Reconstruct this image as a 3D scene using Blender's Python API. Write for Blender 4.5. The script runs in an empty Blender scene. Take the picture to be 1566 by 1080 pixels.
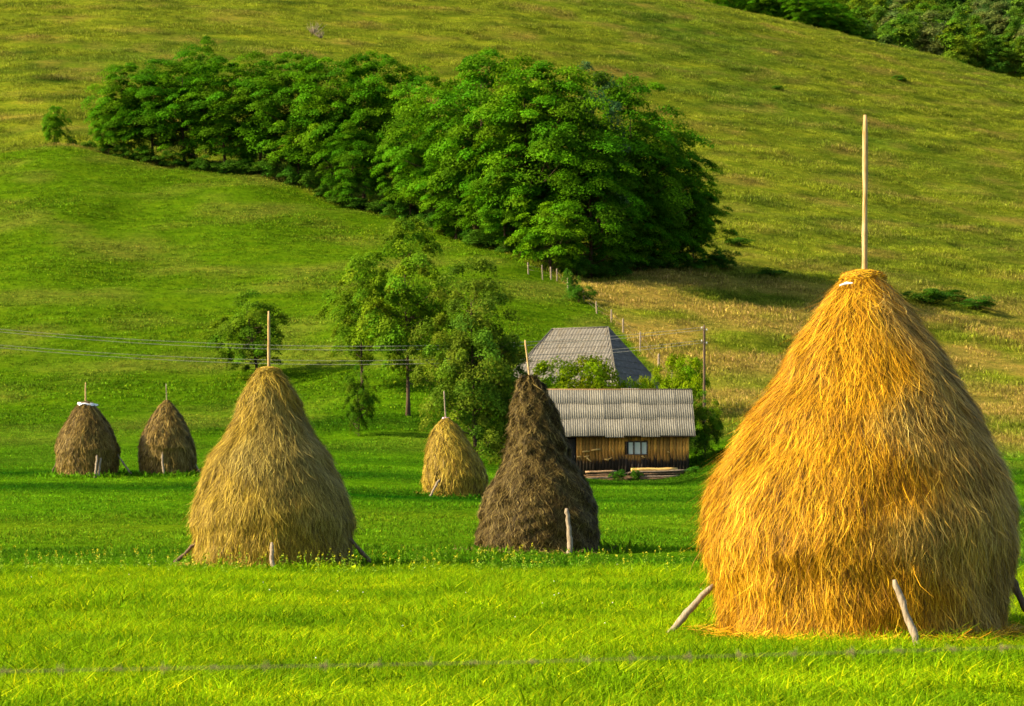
import bpy, math, random
import numpy as np
from mathutils import Vector, Matrix

scene = bpy.context.scene
COL = scene.collection
R = math.radians

# ------------------------------------------------------------------ camera, sky, sun, exposure
F = 3050.0; CX = 783.0; HY = 732.0; CH = 1.806       # focal length and horizon in photograph pixels, eye height
cam_d = bpy.data.cameras.new("camera"); cam = bpy.data.objects.new("camera", cam_d); COL.objects.link(cam)
cam.location = (0, 0, CH); cam.rotation_euler = (R(90), 0, 0)
cam_d.sensor_width = 36.0; cam_d.lens = 36.0 * F / 1566.0; cam_d.shift_y = (HY - 540.0) / 1566.0
cam_d.clip_start = 0.1; cam_d.clip_end = 4000
cam_d.dof.use_dof = True; cam_d.dof.focus_distance = 26.0; cam_d.dof.aperture_fstop = 6.3
scene.camera = cam

SUN_EL, SUN_AZ = 34.0, 80.0          # azimuth: degrees left of the direction from the subject back to the camera
sd = Vector((-math.sin(R(SUN_AZ)) * math.cos(R(SUN_EL)), -math.cos(R(SUN_AZ)) * math.cos(R(SUN_EL)), math.sin(R(SUN_EL))))
world = bpy.data.worlds.new("World"); scene.world = world; world.use_nodes = True
wn = world.node_tree.nodes; wl = world.node_tree.links
sky = wn.new("ShaderNodeTexSky"); sky.sky_type = 'NISHITA'; sky.sun_disc = False
sky.dust_density = 3.0; sky.ozone_density = 0.2; sky.sun_elevation = R(SUN_EL); sky.sun_rotation = math.atan2(sd.x, sd.y)
wl.new(sky.outputs[0], wn["Background"].inputs[0]); wn["Background"].inputs[1].default_value = 0.11
sun_d = bpy.data.lights.new("sun", 'SUN'); sun_d.energy = 5.0; sun_d.angle = R(0.6); sun_d.color = (1.0, 0.80, 0.48)
sun = bpy.data.objects.new("sun", sun_d); COL.objects.link(sun)
sun.rotation_euler = sd.to_track_quat('Z', 'Y').to_euler(); sun.location = (-40, -10, 60)
scene.view_settings.view_transform = 'Standard'; scene.view_settings.look = 'None'
scene.view_settings.gamma = 1.0; scene.view_settings.use_curve_mapping = False
scene.view_settings.exposure = 1.22
scene.cycles.max_bounces = 5; scene.cycles.diffuse_bounces = 3; scene.cycles.glossy_bounces = 2
scene.cycles.transmission_bounces = 3; scene.cycles.transparent_max_bounces = 4
scene.cycles.filter_width = 1.5

# ------------------------------------------------------------------ helpers
def tag(o, label=None, cat=None, group=None, kind=None):
    if label: o['label'] = label
    if cat: o['category'] = cat
    if group: o['group'] = group
    if kind: o['kind'] = kind
    return o

def mesh_np(name, verts, faces, mat=None, col=None, smooth=False):
    """verts (N,3), faces (M,k) with one k, or a list of such arrays; col (N,3)"""
    if not isinstance(faces, list): faces = [faces]
    faces = [np.asarray(f, np.int32) for f in faces if len(f)]
    m = bpy.data.meshes.new(name)
    v = np.ascontiguousarray(verts, np.float32)
    m.vertices.add(len(v)); m.vertices.foreach_set("co", v.ravel())
    nl = sum(f.size for f in faces); npoly = sum(len(f) for f in faces)
    m.loops.add(nl); m.loops.foreach_set("vertex_index", np.concatenate([f.ravel() for f in faces]))
    starts = []; s = 0
    for f in faces:
        starts.append(s + np.arange(len(f)) * f.shape[1]); s += f.size
    m.polygons.add(npoly); m.polygons.foreach_set("loop_start", np.concatenate(starts).astype(np.int32))
    if smooth: m.polygons.foreach_set("use_smooth", np.ones(npoly, bool))
    if col is not None:
        a = m.color_attributes.new("Col", 'FLOAT_COLOR', 'POINT')
        c = np.ones((len(v), 4), np.float32); c[:, :3] = col
        a.data.foreach_set("color", c.ravel())
    if mat: m.materials.append(mat)
    m.update(calc_edges=True); m.validate()
    return m

def link(name, data, parent=None, loc=None):
    o = bpy.data.objects.new(name, data); COL.objects.link(o)
    if parent: o.parent = parent
    if loc is not None: o.location = loc
    return o

def empty(name, loc, label, cat, group=None, rz=0.0):
    o = bpy.data.objects.new(name, None); COL.objects.link(o); o.location = loc; o.rotation_euler = (0, 0, rz)
    o.empty_display_size = 0.3
    return tag(o, label, cat, group)

def tube_arrays(pts, radii, n=6, cap=True):
    pts = np.asarray(pts, float); k = len(pts)
    radii = np.broadcast_to(np.asarray(radii, float), (k,))
    V = []; 
    d0 = pts[1] - pts[0]; d0 /= np.linalg.norm(d0) + 1e-9
    a = np.cross(d0, [0, 0, 1.0]); 
    if np.linalg.norm(a) < 0.1: a = np.cross(d0, [1.0, 0, 0])
    a /= np.linalg.norm(a)
    for i in range(k):
        d = pts[min(i + 1, k - 1)] - pts[max(i - 1, 0)]; d /= np.linalg.norm(d) + 1e-9
        a = a - d * a.dot(d); a /= np.linalg.norm(a) + 1e-9; b = np.cross(d, a)
        t = np.arange(n) / n * 2 * np.pi
        V.append(pts[i] + radii[i] * (np.cos(t)[:, None] * a + np.sin(t)[:, None] * b))
    V = np.concatenate(V); Fq = []
    for i in range(k - 1):
        for j in range(n):
            Fq.append((i * n + j, i * n + (j + 1) % n, (i + 1) * n + (j + 1) % n, (i + 1) * n + j))
    Fq = np.array(Fq, np.int32); Ft = []
    if cap:
        V = np.vstack([V, pts[0], pts[-1]]); c0 = k * n
        for j in range(n):
            Ft.append((c0, (j + 1) % n, j)); Ft.append((c0 + 1, (k - 1) * n + j, (k - 1) * n + (j + 1) % n))
    return V, Fq, np.array(Ft, np.int32).reshape(-1, 3)

class Acc:
    def __init__(s): s.V = []; s.Q = []; s.T = []; s.n = 0
    def add(s, V, Q=None, T=None):
        s.V.append(np.asarray(V, float))
        if Q is not None and len(Q): s.Q.append(np.asarray(Q) + s.n)
        if T is not None and len(T): s.T.append(np.asarray(T) + s.n)
        s.n += len(V); return s
    def tube(s, pts, r, n=6): return s.add(*tube_arrays(pts, r, n))
    def box(s, x0, x1, y0, y1, z0, z1):
        V = [(x, y, z) for z in (z0, z1) for y in (y0, y1) for x in (x0, x1)]
        return s.add(V, [(0, 2, 3, 1), (4, 5, 7, 6), (0, 1, 5, 4), (2, 6, 7, 3), (0, 4, 6, 2), (1, 3, 7, 5)])
    def mesh(s, name, mat, smooth=False):
        fs = []
        if s.Q: fs.append(np.concatenate(s.Q))
        if s.T: fs.append(np.concatenate(s.T))
        return mesh_np(name, np.concatenate(s.V), fs, mat, smooth=smooth)

def snoise(x, y, seed=0, f=1.0, octaves=3):
    """cheap smooth noise: rotated sine sums, about -1..1"""
    rg = np.random.default_rng(seed); out = np.zeros_like(np.asarray(x, float)); amp = 1.0; tot = 0
    for o in range(octaves):
        acc = 0
        for k in range(5):
            a = rg.uniform(0, 2 * np.pi); ph = rg.uniform(0, 2 * np.pi); ff = f * rg.uniform(0.6, 1.5)
            acc = acc + np.sin((x * np.cos(a) + y * np.sin(a)) * ff + ph)
        out = out + amp * acc / 2.6; tot += amp; amp *= 0.5; f *= 2.13
    return out / tot * 1.2

# ------------------------------------------------------------------ materials
def mat_new(name):
    m = bpy.data.materials.new(name); m.use_nodes = True
    n = m.node_tree.nodes; b = n["Principled BSDF"]
    b.inputs["Roughness"].default_value = 0.85; b.inputs["Specular IOR Level"].default_value = 0.2
    return m, n, m.node_tree.links, b

def mixrgb(n, l, fac, a, b, mode='MIX'):
    x = n.new("ShaderNodeMix"); x.data_type = 'RGBA'; x.blend_type = mode
    for sock, v in ((0, fac), (6, a), (7, b)):
        if isinstance(v, (int, float)): x.inputs[sock].default_value = v
        elif isinstance(v, tuple): x.inputs[sock].default_value = (*v, 1)
        else: l.new(v, x.inputs[sock])
    return x.outputs[2]

def noise_tex(n, l, scale, detail=4, rough=0.6, vec=None, stretch=None):
    t = n.new("ShaderNodeTexNoise"); t.inputs["Scale"].default_value = scale
    t.inputs["Detail"].default_value = detail; t.inputs["Roughness"].default_value = rough
    tc = n.new("ShaderNodeTexCoord"); out = tc.outputs["Object"] if vec is None else vec
    if stretch:
        mp = n.new("ShaderNodeMapping"); mp.inputs["Scale"].default_value = stretch
        l.new(out, mp.inputs[0]); out = mp.outputs[0]
    l.new(out, t.inputs["Vector"]); return t.outputs["Fac"]

def ramp(n, l, fac, stops):
    r = n.new("ShaderNodeValToRGB"); e = r.color_ramp.elements
    while len(e) < len(stops): e.new(0.5)
    for i, (p, c) in enumerate(stops):
        e[i].position = p; e[i].color = (*c, 1)
    l.new(fac, r.inputs[0]); return r.outputs[0]

def bump(n, l, b, h, strength=0.5, dist=0.02):
    bp = n.new("ShaderNodeBump"); bp.inputs["Strength"].default_value = strength; bp.inputs["Distance"].default_value = dist
    l.new(h, bp.inputs["Height"]); l.new(bp.outputs[0], b.inputs["Normal"])

def leafy(name, tint_type=None, transl=0.35, rand=0.25, rough=0.8, spec=0.04, rcol=(1, 1, 1)):
    """blade, leaf and straw surfaces: colour from the mesh attribute, tinted per object or per instance, partly translucent"""
    m, n, l, b = mat_new(name)
    a = n.new("ShaderNodeAttribute"); a.attribute_name = "Col"; c = a.outputs["Color"]
    if tint_type == 'INSTANCER':
        t = n.new("ShaderNodeAttribute"); t.attribute_type = 'INSTANCER'; t.attribute_name = "tint"
        c = mixrgb(n, l, 1.0, c, t.outputs["Color"], 'MULTIPLY')
    elif tint_type == 'OBJECT':
        oi = n.new("ShaderNodeObjectInfo")
        tcol = ramp(n, l, oi.outputs["Random"], [(0.0, (1 - rand, 1 - rand * .7, 1 - rand)), (0.5, (1, 1, 1)), (1.0, (1 + rand * 1.1, 1 + rand * .6, 1))])
        c = mixrgb(n, l, 1.0, c, tcol, 'MULTIPLY')
    l.new(c, b.inputs["Base Color"]); b.inputs["Roughness"].default_value = rough; b.inputs["Specular IOR Level"].default_value = spec
    if transl > 0:
        tr = n.new("ShaderNodeBsdfTranslucent"); l.new(c, tr.inputs[0])
        mx = n.new("ShaderNodeMixShader"); mx.inputs[0].default_value = transl
        l.new(b.outputs[0], mx.inputs[1]); l.new(tr.outputs[0], mx.inputs[2])
        l.new(mx.outputs[0], n["Material Output"].inputs[0])
    return m

M_LEAF = leafy("leaves", 'OBJECT', 0.40, 0.22)
M_GRASS = leafy("grass_blades", 'INSTANCER', 0.40)
M_STRAW = leafy("straw", None, 0.10, rough=0.55, spec=0.12)

def wood_mat(name, c1, c2, c3, scale=(14, 14, 1.5)):
    m, n, l, b = mat_new(name)
    f = noise_tex(n, l, 3.0, 6, 0.65, stretch=scale)
    l.new(ramp(n, l, f, [(0.3, c1), (0.5, c2), (0.7, c3)]), b.inputs["Base Color"]); bump(n, l, b, f, 0.5, 0.01)
    return m
M_BARK = wood_mat("bark", (.035, .022, .013), (.07, .045, .026), (.11, .08, .05))
M_POLE = wood_mat("peeled_pole", (.26, .15, .04), (.42, .29, .12), (.52, .41, .24))
M_GREYPOLE = wood_mat("weathered_pole", (.12, .09, .055), (.26, .21, .145), (.38, .32, .24))
M_DARKPOLE = wood_mat("dark_pole", (.05, .035, .025), (.11, .075, .05), (.18, .12, .08))
M_PLASTIC = mat_new("white_plastic")[0]; M_PLASTIC.node_tree.nodes["Principled BSDF"].inputs["Base Color"].default_value = (.8, .8, .8, 1)
M_PINK = mat_new("pink_cloth")[0]; M_PINK.node_tree.nodes["Principled BSDF"].inputs["Base Color"].default_value = (.62, .42, .5, 1)

# ------------------------------------------------------------------ the lie of the land
def zpy(py, Y): return CH + (HY - py) * Y / F
COLS = {   # photograph column -> (distance, photograph row of the ground there)
    -500: [(110, 700), (130, 650), (150, 575), (180, 445), (200, 370), (220, 310), (240, 275), (246, 278), (262, 235), (300, 140), (340, 60), (400, -50), (450, -100)],
    0:   [(110, 684), (130, 628), (150, 548), (180, 412), (200, 332), (215, 272), (226, 234), (231, 238), (262, 165), (300, 82), (340, 8), (400, -75), (450, -120)],
    90:  [(110, 684), (130, 628), (150, 545), (180, 402), (200, 320), (215, 258), (226, 216), (232, 222), (262, 160), (300, 80), (340, 5), (400, -75), (450, -120)],
    200: [(110, 686), (130, 628), (150, 545), (180, 412), (200, 338), (213, 283), (224, 247), (229, 251), (262, 172), (300, 85), (340, 5), (400, -75), (450, -120)],
    400: [(110, 690), (130, 628), (150, 540), (180, 405), (200, 322), (210, 288), (218, 270), (223, 275), (262, 182), (300, 95), (345, 5), (400, -70), (450, -120)],
    600: [(110, 694), (122, 640), (135, 575), (150, 512), (180, 402), (195, 355), (205, 330), (210, 335), (262, 200), (300, 122), (355, 5), (400, -60), (450, -100)],
    783: [(108, 716), (120, 672), (135, 590), (150, 520), (170, 435), (185, 385), (190, 390), (230, 295), (300, 140), (365, 5), (400, -45), (450, -80)],
    850: [(108, 739), (118, 731), (124, 702), (135, 632), (150, 545), (165, 475), (180, 425), (186, 425), (230, 318), (300, 158), (375, 5), (400, -20), (450, -45)],
    950: [(108, 743), (118, 735), (124, 708), (135, 642), (150, 560), (165, 488), (180, 440), (195, 418), (240, 322), (300, 182), (385, 5), (400, -5), (450, -25)],
    1060:[(108, 744), (116, 732), (124, 695), (135, 640), (150, 572), (165, 508), (180, 455), (200, 415), (250, 315), (300, 205), (400, 14), (430, 0), (450, 5)],
    1120:[(108, 722), (116, 694), (124, 668), (135, 628), (150, 572), (165, 518), (180, 468), (200, 428), (250, 320), (300, 216), (400, 34), (430, 12), (450, 18)],
    1300:[(108, 728), (120, 700), (135, 655), (150, 605), (180, 510), (200, 457), (250, 350), (300, 252), (400, 90), (438, 55), (458, 62)],
    1430:[(108, 732), (120, 706), (135, 665), (150, 620), (180, 530), (200, 475), (250, 378), (300, 285), (400, 122), (444, 85), (464, 94)],
    1566:[(108, 735), (120, 712), (135, 676), (150, 636), (180, 552), (200, 498), (250, 404), (300, 315), (400, 162), (450, 126), (470, 136)],
    2100:[(108, 740), (120, 725), (150, 665), (180, 590), (200, 545), (250, 470), (300, 400), (400, 280), (460, 240), (480, 252)],
}
YG = np.arange(-60, 1201, 1.0); PG = np.arange(-1400, 3200, 20.0)
def build_table():
    cols = sorted(COLS); tab = []
    for c in cols:
        zl = 1.95 if c < 500 else (1.95 - (c - 500) / 400 * 0.75 if c < 900 else 1.2)
        z79 = 1.5 if c < 400 else (1.5 - (c - 400) / 300 * .55 if c < 700 else .95)
        pts = [(-60, 0), (40, 0), (50, .06), (62, .42), (79, z79), (88, zl)]
        pts += [(Y, zpy(p, Y)) for Y, p in COLS[c]]
        Yl, zlst = pts[-1]; t = np.clip((c - 900) / 400, 0, 1)
        pts += [(500, zlst - 10), (560, zpy(150, 560) * t + (1 - t) * (zlst - 14)), (700, zpy(35, 700)), (860, zpy(-95, 860)), (1200, zpy(-190, 1200))]
        a = np.array(pts); z = np.interp(YG, a[:, 0], a[:, 1]); tab.append(z)
    tab = np.array(tab)                                        # columns x YG
    out = np.array([np.interp(PG, cols, tab[:, i]) for i in range(len(YG))])   # YG x PG
    def sm(A, s, ax):
        k = np.arange(-int(3 * s), int(3 * s) + 1); w = np.exp(-k * k / (2 * s * s)); w /= w.sum()
        A = np.moveaxis(A, ax, 0); P = np.pad(A, ((len(k) // 2,) * 2, (0, 0)), mode='edge')
        o = sum(w[i] * P[i:i + len(A)] for i in range(len(k))); return np.moveaxis(o, 0, ax)
    return sm(sm(out, 1.6, 0), 1.6, 1)
ZT = build_table()
CRX = [-1400, 0, 90, 200, 400, 600, 783, 850, 935, 1008, 1060, 1100, 1300, 1566, 3200]
CRY = [232, 226, 226, 224, 218, 205, 185, 178, 163, 147, 136, 124, 121, 121, 125]
def crest(px): return np.interp(px, CRX, CRY)
def px_of(x, Y): return CX + F * np.asarray(x) / np.maximum(Y, 25.0)
def ground(x, Y):
    x = np.asarray(x, float); Y = np.asarray(Y, float)
    p = np.clip(px_of(x, Y), PG[0], PG[-1] - 1); yy = np.clip(Y, YG[0], YG[-1] - 1.01)
    pi = (p - PG[0]) / 20.0; i = pi.astype(int); fp = pi - i
    yi = yy - YG[0]; j = yi.astype(int); fy = yi - j
    z = (ZT[j, i] * (1 - fp) + ZT[j, i + 1] * fp) * (1 - fy) + (ZT[j + 1, i] * (1 - fp) + ZT[j + 1, i + 1] * fp) * fy
    hill = np.clip((Y - 95) / 60, 0, 1)
    z = z + snoise(x, Y, 3, 0.06, 2) * (0.25 + 0 * x) * hill + snoise(x, Y, 4, 0.35, 2) * 0.16 * hill
    z = z + snoise(x * 0.35, z * 2.1, 5, 1.1, 2) * 0.17 * np.clip((Y - 115) / 40, 0, 1)        # little terraces trodden along the contours
    z = z + snoise(x, Y, 6, 0.9, 2) * 0.025
    return z
def P(px, Y, dz=0.0):
    x = (px - CX) * Y / F
    return Vector((x, Y, float(ground(x, Y)) + dz))
def at(px, py, Y): return Vector(((px - CX) * Y / F, Y, zpy(py, Y)))

# zone colours, shared by the soil sheet and by the blades that grow on it
def zone_tint(x, Y):
    """what grows at a spot: lush meadow, short mown turf, mown slope, rough pasture, dry hay grass"""
    px = px_of(x, Y); c = crest(px)
    lush = np.array([.190, .345, .002]); mown = np.array([.066, .192, .003]); slope = np.array([.090, .190, .004])
    past = np.array([.165, .220, .013]); dry = np.array([.34, .275, .050])
    def S(v, a, b): return np.clip((v - a) / (b - a), 0, 1)[..., None]
    n1 = snoise(x, Y, 11, 0.05, 3); n2 = snoise(x, Y, 12, 0.30, 3); n3 = snoise(x * .25, ground(x, Y) * 1.6, 13, 0.8, 3)
    n4 = snoise(x * .12, Y * .55, 14, 1.0, 3); Ymow = 38.6 + 1.3 * n2 + .8 * snoise(x, Y, 15, 1.7, 2)
    col = lush + (mown - lush) * S(Y, Ymow - .6, Ymow + 2.2)
    col = col * (1 + .55 * n4[..., None] * np.array([1.2, .8, .6]) * S(Y, 40, 46))
    brt = S(n1 + .5 * n2, -.2, .9) * (S(Y, 42, 60) * (1 - S(Y, 66, 90)))
    col = col + (np.array([.145, .26, .006]) - col) * brt * 0.75
    col = col + (slope - col) * S(Y + 6 * n1, 104, 150)
    g = S(n2 * .6 + n3 * .6, -.1, 1.0) * S(Y, 90, 130) * .55
    col = col + (np.array([.21, .21, .035]) - col) * g
    far = S(Y - c, -0.4, .9)
    pc = past + (np.array([.110, .185, .012]) - past) * S(n1 + n3 * .7 + n2 * .3, -.2, 1.1)
    n5 = .5 * snoise(x * .6, ground(x, Y) * 1.2, 16, 1.7, 3) + .7 * snoise(x * .16, ground(x, Y) * 2.2, 17, 1.1, 3); pc = pc * (1 + .42 * n5[..., None] * np.array([1.1, .9, .6]))
    pc = pc + (dry * .8 - pc) * S(n3 * .8 + n2 * .7 - .1, 0, 1.3) * .75
    # hay meadow at the foot of the right hill
    dd = (1 - S(Y, 188 + 8 * n1, 225 + 10 * n1)) * S(px, 840, 900) * S(n2 * .7 + n3 + .75, -.2, .9)
    pc = pc + (dry - pc) * dd * .9
    gr = (1 - S(Y, 122, 135 + 5 * n1)) * S(px, 1050, 1100)
    pc = pc + (mown - pc) * gr
    return col + (pc - col) * far

def build_ground():
    ys = np.concatenate([np.arange(-40, 10, 4.0), np.arange(10, 60, 0.7), np.arange(60, 260, 0.9), np.arange(260, 480, 2.0), np.arange(480, 1190, 12.0)])
    s = np.linspace(-1, 1, 421)
    Yg, Sg = np.meshgrid(ys, s, indexing='ij')
    X = Sg * (24 + 0.45 * np.maximum(Yg, 0) * (1 + 0.5 * np.abs(Sg)))
    Z = ground(X, Yg)
    c = zone_tint(X.ravel(), Yg.ravel()) * (0.62 - .34 * np.clip((40 - Yg.ravel()) / 3, 0, 1))[:, None]  # soil darkened beneath the near grass, painted shade between its clumps
    V = np.stack([X.ravel(), Yg.ravel(), Z.ravel()], 1); nr, nc = X.shape
    i, j = np.meshgrid(np.arange(nr - 1), np.arange(nc - 1), indexing='ij'); a = (i * nc + j).ravel()
    Q = np.stack([a, a + 1, a + nc + 1, a + nc], 1)
    m, n, l, b = mat_new("turf")
    at_ = n.new("ShaderNodeAttribute"); at_.attribute_name = "Col"
    f1 = noise_tex(n, l, 2.2, 8, 0.7); f2 = noise_tex(n, l, 0.5, 6, 0.65, stretch=(.5, 1, 2.2))
    v1 = ramp(n, l, f1, [(0.25, (.45, .5, .45)), (0.5, (1, 1, 1)), (0.78, (1.55, 1.3, 1.2))])
    v2 = ramp(n, l, f2, [(0.3, (.6, .72, .6)), (0.5, (1, 1, 1)), (0.72, (1.45, 1.2, 1.3))])
    cc = mixrgb(n, l, 1.0, at_.outputs["Color"], v1, 'MULTIPLY'); cc = mixrgb(n, l, 1.0, cc, v2, 'MULTIPLY')
    l.new(cc, b.inputs["Base Color"]); b.inputs["Roughness"].default_value = 1.0; b.inputs["Specular IOR Level"].default_value = 0.0
    bump(n, l, b, f1, 0.9, 0.25)
    o = link("ground", mesh_np("ground", V, Q, m, c, smooth=True))
    tag(o, "green meadow rising into a grassy hillside", "ground", kind='structure')
build_ground()

# ------------------------------------------------------------------ grass: clumps drawn once, set out by geometry nodes
def blade_clump(name, n, radius, h0, h1, w, lean, seed, curl=0.5, yellow=0.15, broad=0.0, base=(1, 1, 1), ymul=(1.75, 1.15, 1.6)):
    rg = np.random.default_rng(seed)
    r = radius * np.sqrt(rg.random(n)); t = rg.random(n) * 2 * np.pi
    bx, by = r * np.cos(t), r * np.sin(t); h = rg.uniform(h0, h1, n) * (1 - 0.35 * (r / radius) ** 2)
    la = rg.random(n) * 2 * np.pi; ln = np.abs(rg.normal(0, lean, n)) * h
    dx, dy = np.cos(la) * ln, np.sin(la) * ln
    fa = rg.random(n) * np.pi; wx, wy = np.cos(fa), np.sin(fa)
    ww = w * rg.uniform(.6, 1.3, n)
    isb = rg.random(n) < broad; ww = np.where(isb, ww * 2.6, ww); h = np.where(isb, h * .6, h)
    B = np.stack([bx, by, np.zeros(n) - .03], 1); W = np.stack([wx * ww, wy * ww, np.zeros(n)], 1)
    Mi = B + np.stack([dx * .35, dy * .35, h * .6], 1); Tp = B + np.stack([dx * (1 + curl), dy * (1 + curl), h * 1.0], 1)
    V = np.stack([B - W * .5, B + W * .5, Mi + W * .5, Mi - W * .5, Tp], 1).reshape(-1, 3)
    k = np.arange(n) * 5
    Q = np.stack([k, k + 1, k + 2, k + 3], 1); T = np.stack([k + 3, k + 2, k + 4], 1)
    v = rg.uniform(.42, 1.5, n)[:, None] * np.ones((1, 3)) * np.array(base)
    yel = rg.random(n) < yellow; v = np.where(yel[:, None], v * np.array(ymul), v)
    c = np.repeat(v, 5, axis=0)
    return bpy.data.objects.new(name, mesh_np(name, V, [Q, T], M_GRASS, c))

def scatter(name, label, clumps, x, Y, scale, tint, seed, align=0.0, mat=None):
    rg = np.random.default_rng(seed); n = len(x); z = ground(x, Y)
    m = bpy.data.meshes.new(name); m.vertices.add(n)
    m.vertices.foreach_set("co", np.stack([x, Y, z], 1).astype(np.float32).ravel())
    a = m.attributes.new("tint", 'FLOAT_COLOR', 'POINT'); c = np.ones((n, 4), np.float32); c[:, :3] = tint; a.data.foreach_set("color", c.ravel())
    a = m.attributes.new("scl", 'FLOAT', 'POINT'); a.data.foreach_set("value", np.asarray(scale, np.float32))
    rot = np.stack([rg.normal(0, .08, n), rg.normal(0, .08, n), rg.random(n) * 6.283], 1).astype(np.float32)
    a = m.attributes.new("rot", 'FLOAT_VECTOR', 'POINT'); a.data.foreach_set("vector", rot.ravel())
    a = m.attributes.new("pick", 'INT', 'POINT'); a.data.foreach_set("value", rg.integers(0, len(clumps), n).astype(np.int32))
    o = link(name, m)
    coll = bpy.data.collections.new(name + "_clumps")
    for k in clumps: coll.objects.link(k)
    ng = bpy.data.node_groups.new(name, 'GeometryNodeTree')
    ng.interface.new_socket("Geometry", in_out='INPUT', socket_type='NodeSocketGeometry')
    ng.interface.new_socket("Geometry", in_out='OUTPUT', socket_type='NodeSocketGeometry')
    N = ng.nodes; L = ng.links; gi = N.new("NodeGroupInput"); go = N.new("NodeGroupOutput")
    mp = N.new("GeometryNodeMeshToPoints"); ip = N.new("GeometryNodeInstanceOnPoints")
    ci = N.new("GeometryNodeCollectionInfo"); ci.inputs[0].default_value = coll; ci.inputs["Separate Children"].default_value = True; ci.inputs["Reset Children"].default_value = True
    def attr(nm, ty):
        q = N.new("GeometryNodeInputNamedAttribute"); q.data_type = ty; q.inputs["Name"].default_value = nm; return q.outputs[0]
    L.new(gi.outputs[0], mp.inputs["Mesh"]); L.new(mp.outputs[0], ip.inputs["Points"]); L.new(ci.outputs[0], ip.inputs["Instance"])
    ip.inputs["Pick Instance"].default_value = True
    L.new(attr("pick", 'INT'), ip.inputs["Instance Index"])
    e2r = N.new("FunctionNodeEulerToRotation"); L.new(attr("rot", 'FLOAT_VECTOR'), e2r.inputs[0]); L.new(e2r.outputs[0], ip.inputs["Rotation"])
    L.new(attr("scl", 'FLOAT'), ip.inputs["Scale"]); L.new(ip.outputs[0], go.inputs[0])
    md = o.modifiers.new("scatter", 'NODES'); md.node_group = ng
    tag(o, label, "grass", kind='stuff'); return o

def field(n, y0, y1, seed, p0=-230, p1=1800, power=1.0):
    """spots spread evenly over the ground of a wedge seen from the gate"""
    rg = np.random.default_rng(seed); Y = np.sqrt(rg.random(n) * (y1 * y1 - y0 * y0) + y0 * y0)
    return (rg.uniform(p0, p1, n) - CX) * Y / F, Y

def jit(t, seed, s=.16):
    rg = np.random.default_rng(seed); return t * (1 + rg.normal(0, s, len(t)))[:, None].clip(.5, 1.6)

STACKS_XY = []     # (x, Y, radius) kept free of grass
def keep(x, Y):
    k = np.ones(len(x), bool)
    for sx, sy, sr in STACKS_XY: k &= (x - sx) ** 2 + (Y - sy) ** 2 > (sr * .93) ** 2
    return k

# ------------------------------------------------------------------ haystacks
def pole_mesh(name, a, b, r0, r1, mat, seed=0, bend=0.01, n=8):
    rg = np.random.default_rng(seed); a = np.array(a); b = np.array(b); k = 14; L = np.linalg.norm(b - a)
    t = np.linspace(0, 1, k)[:, None]; pts = a + (b - a) * t
    off = rg.normal(0, 1, 3); off -= (b - a) * off.dot(b - a) / L ** 2; off /= np.linalg.norm(off)
    pts = pts + off * (np.sin(t * np.pi) * bend * L + np.sin(t * 7 + seed) * bend * L * .22) + rg.normal(0, min(.16, bend * 5) * r0, (k, 3))
    rad = np.linspace(r0, r1, k) * rg.uniform(.85, 1.15, k); rad[-1] *= .7
    return Acc().tube(pts, rad, n).mesh(name, mat, smooth=True)

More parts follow.
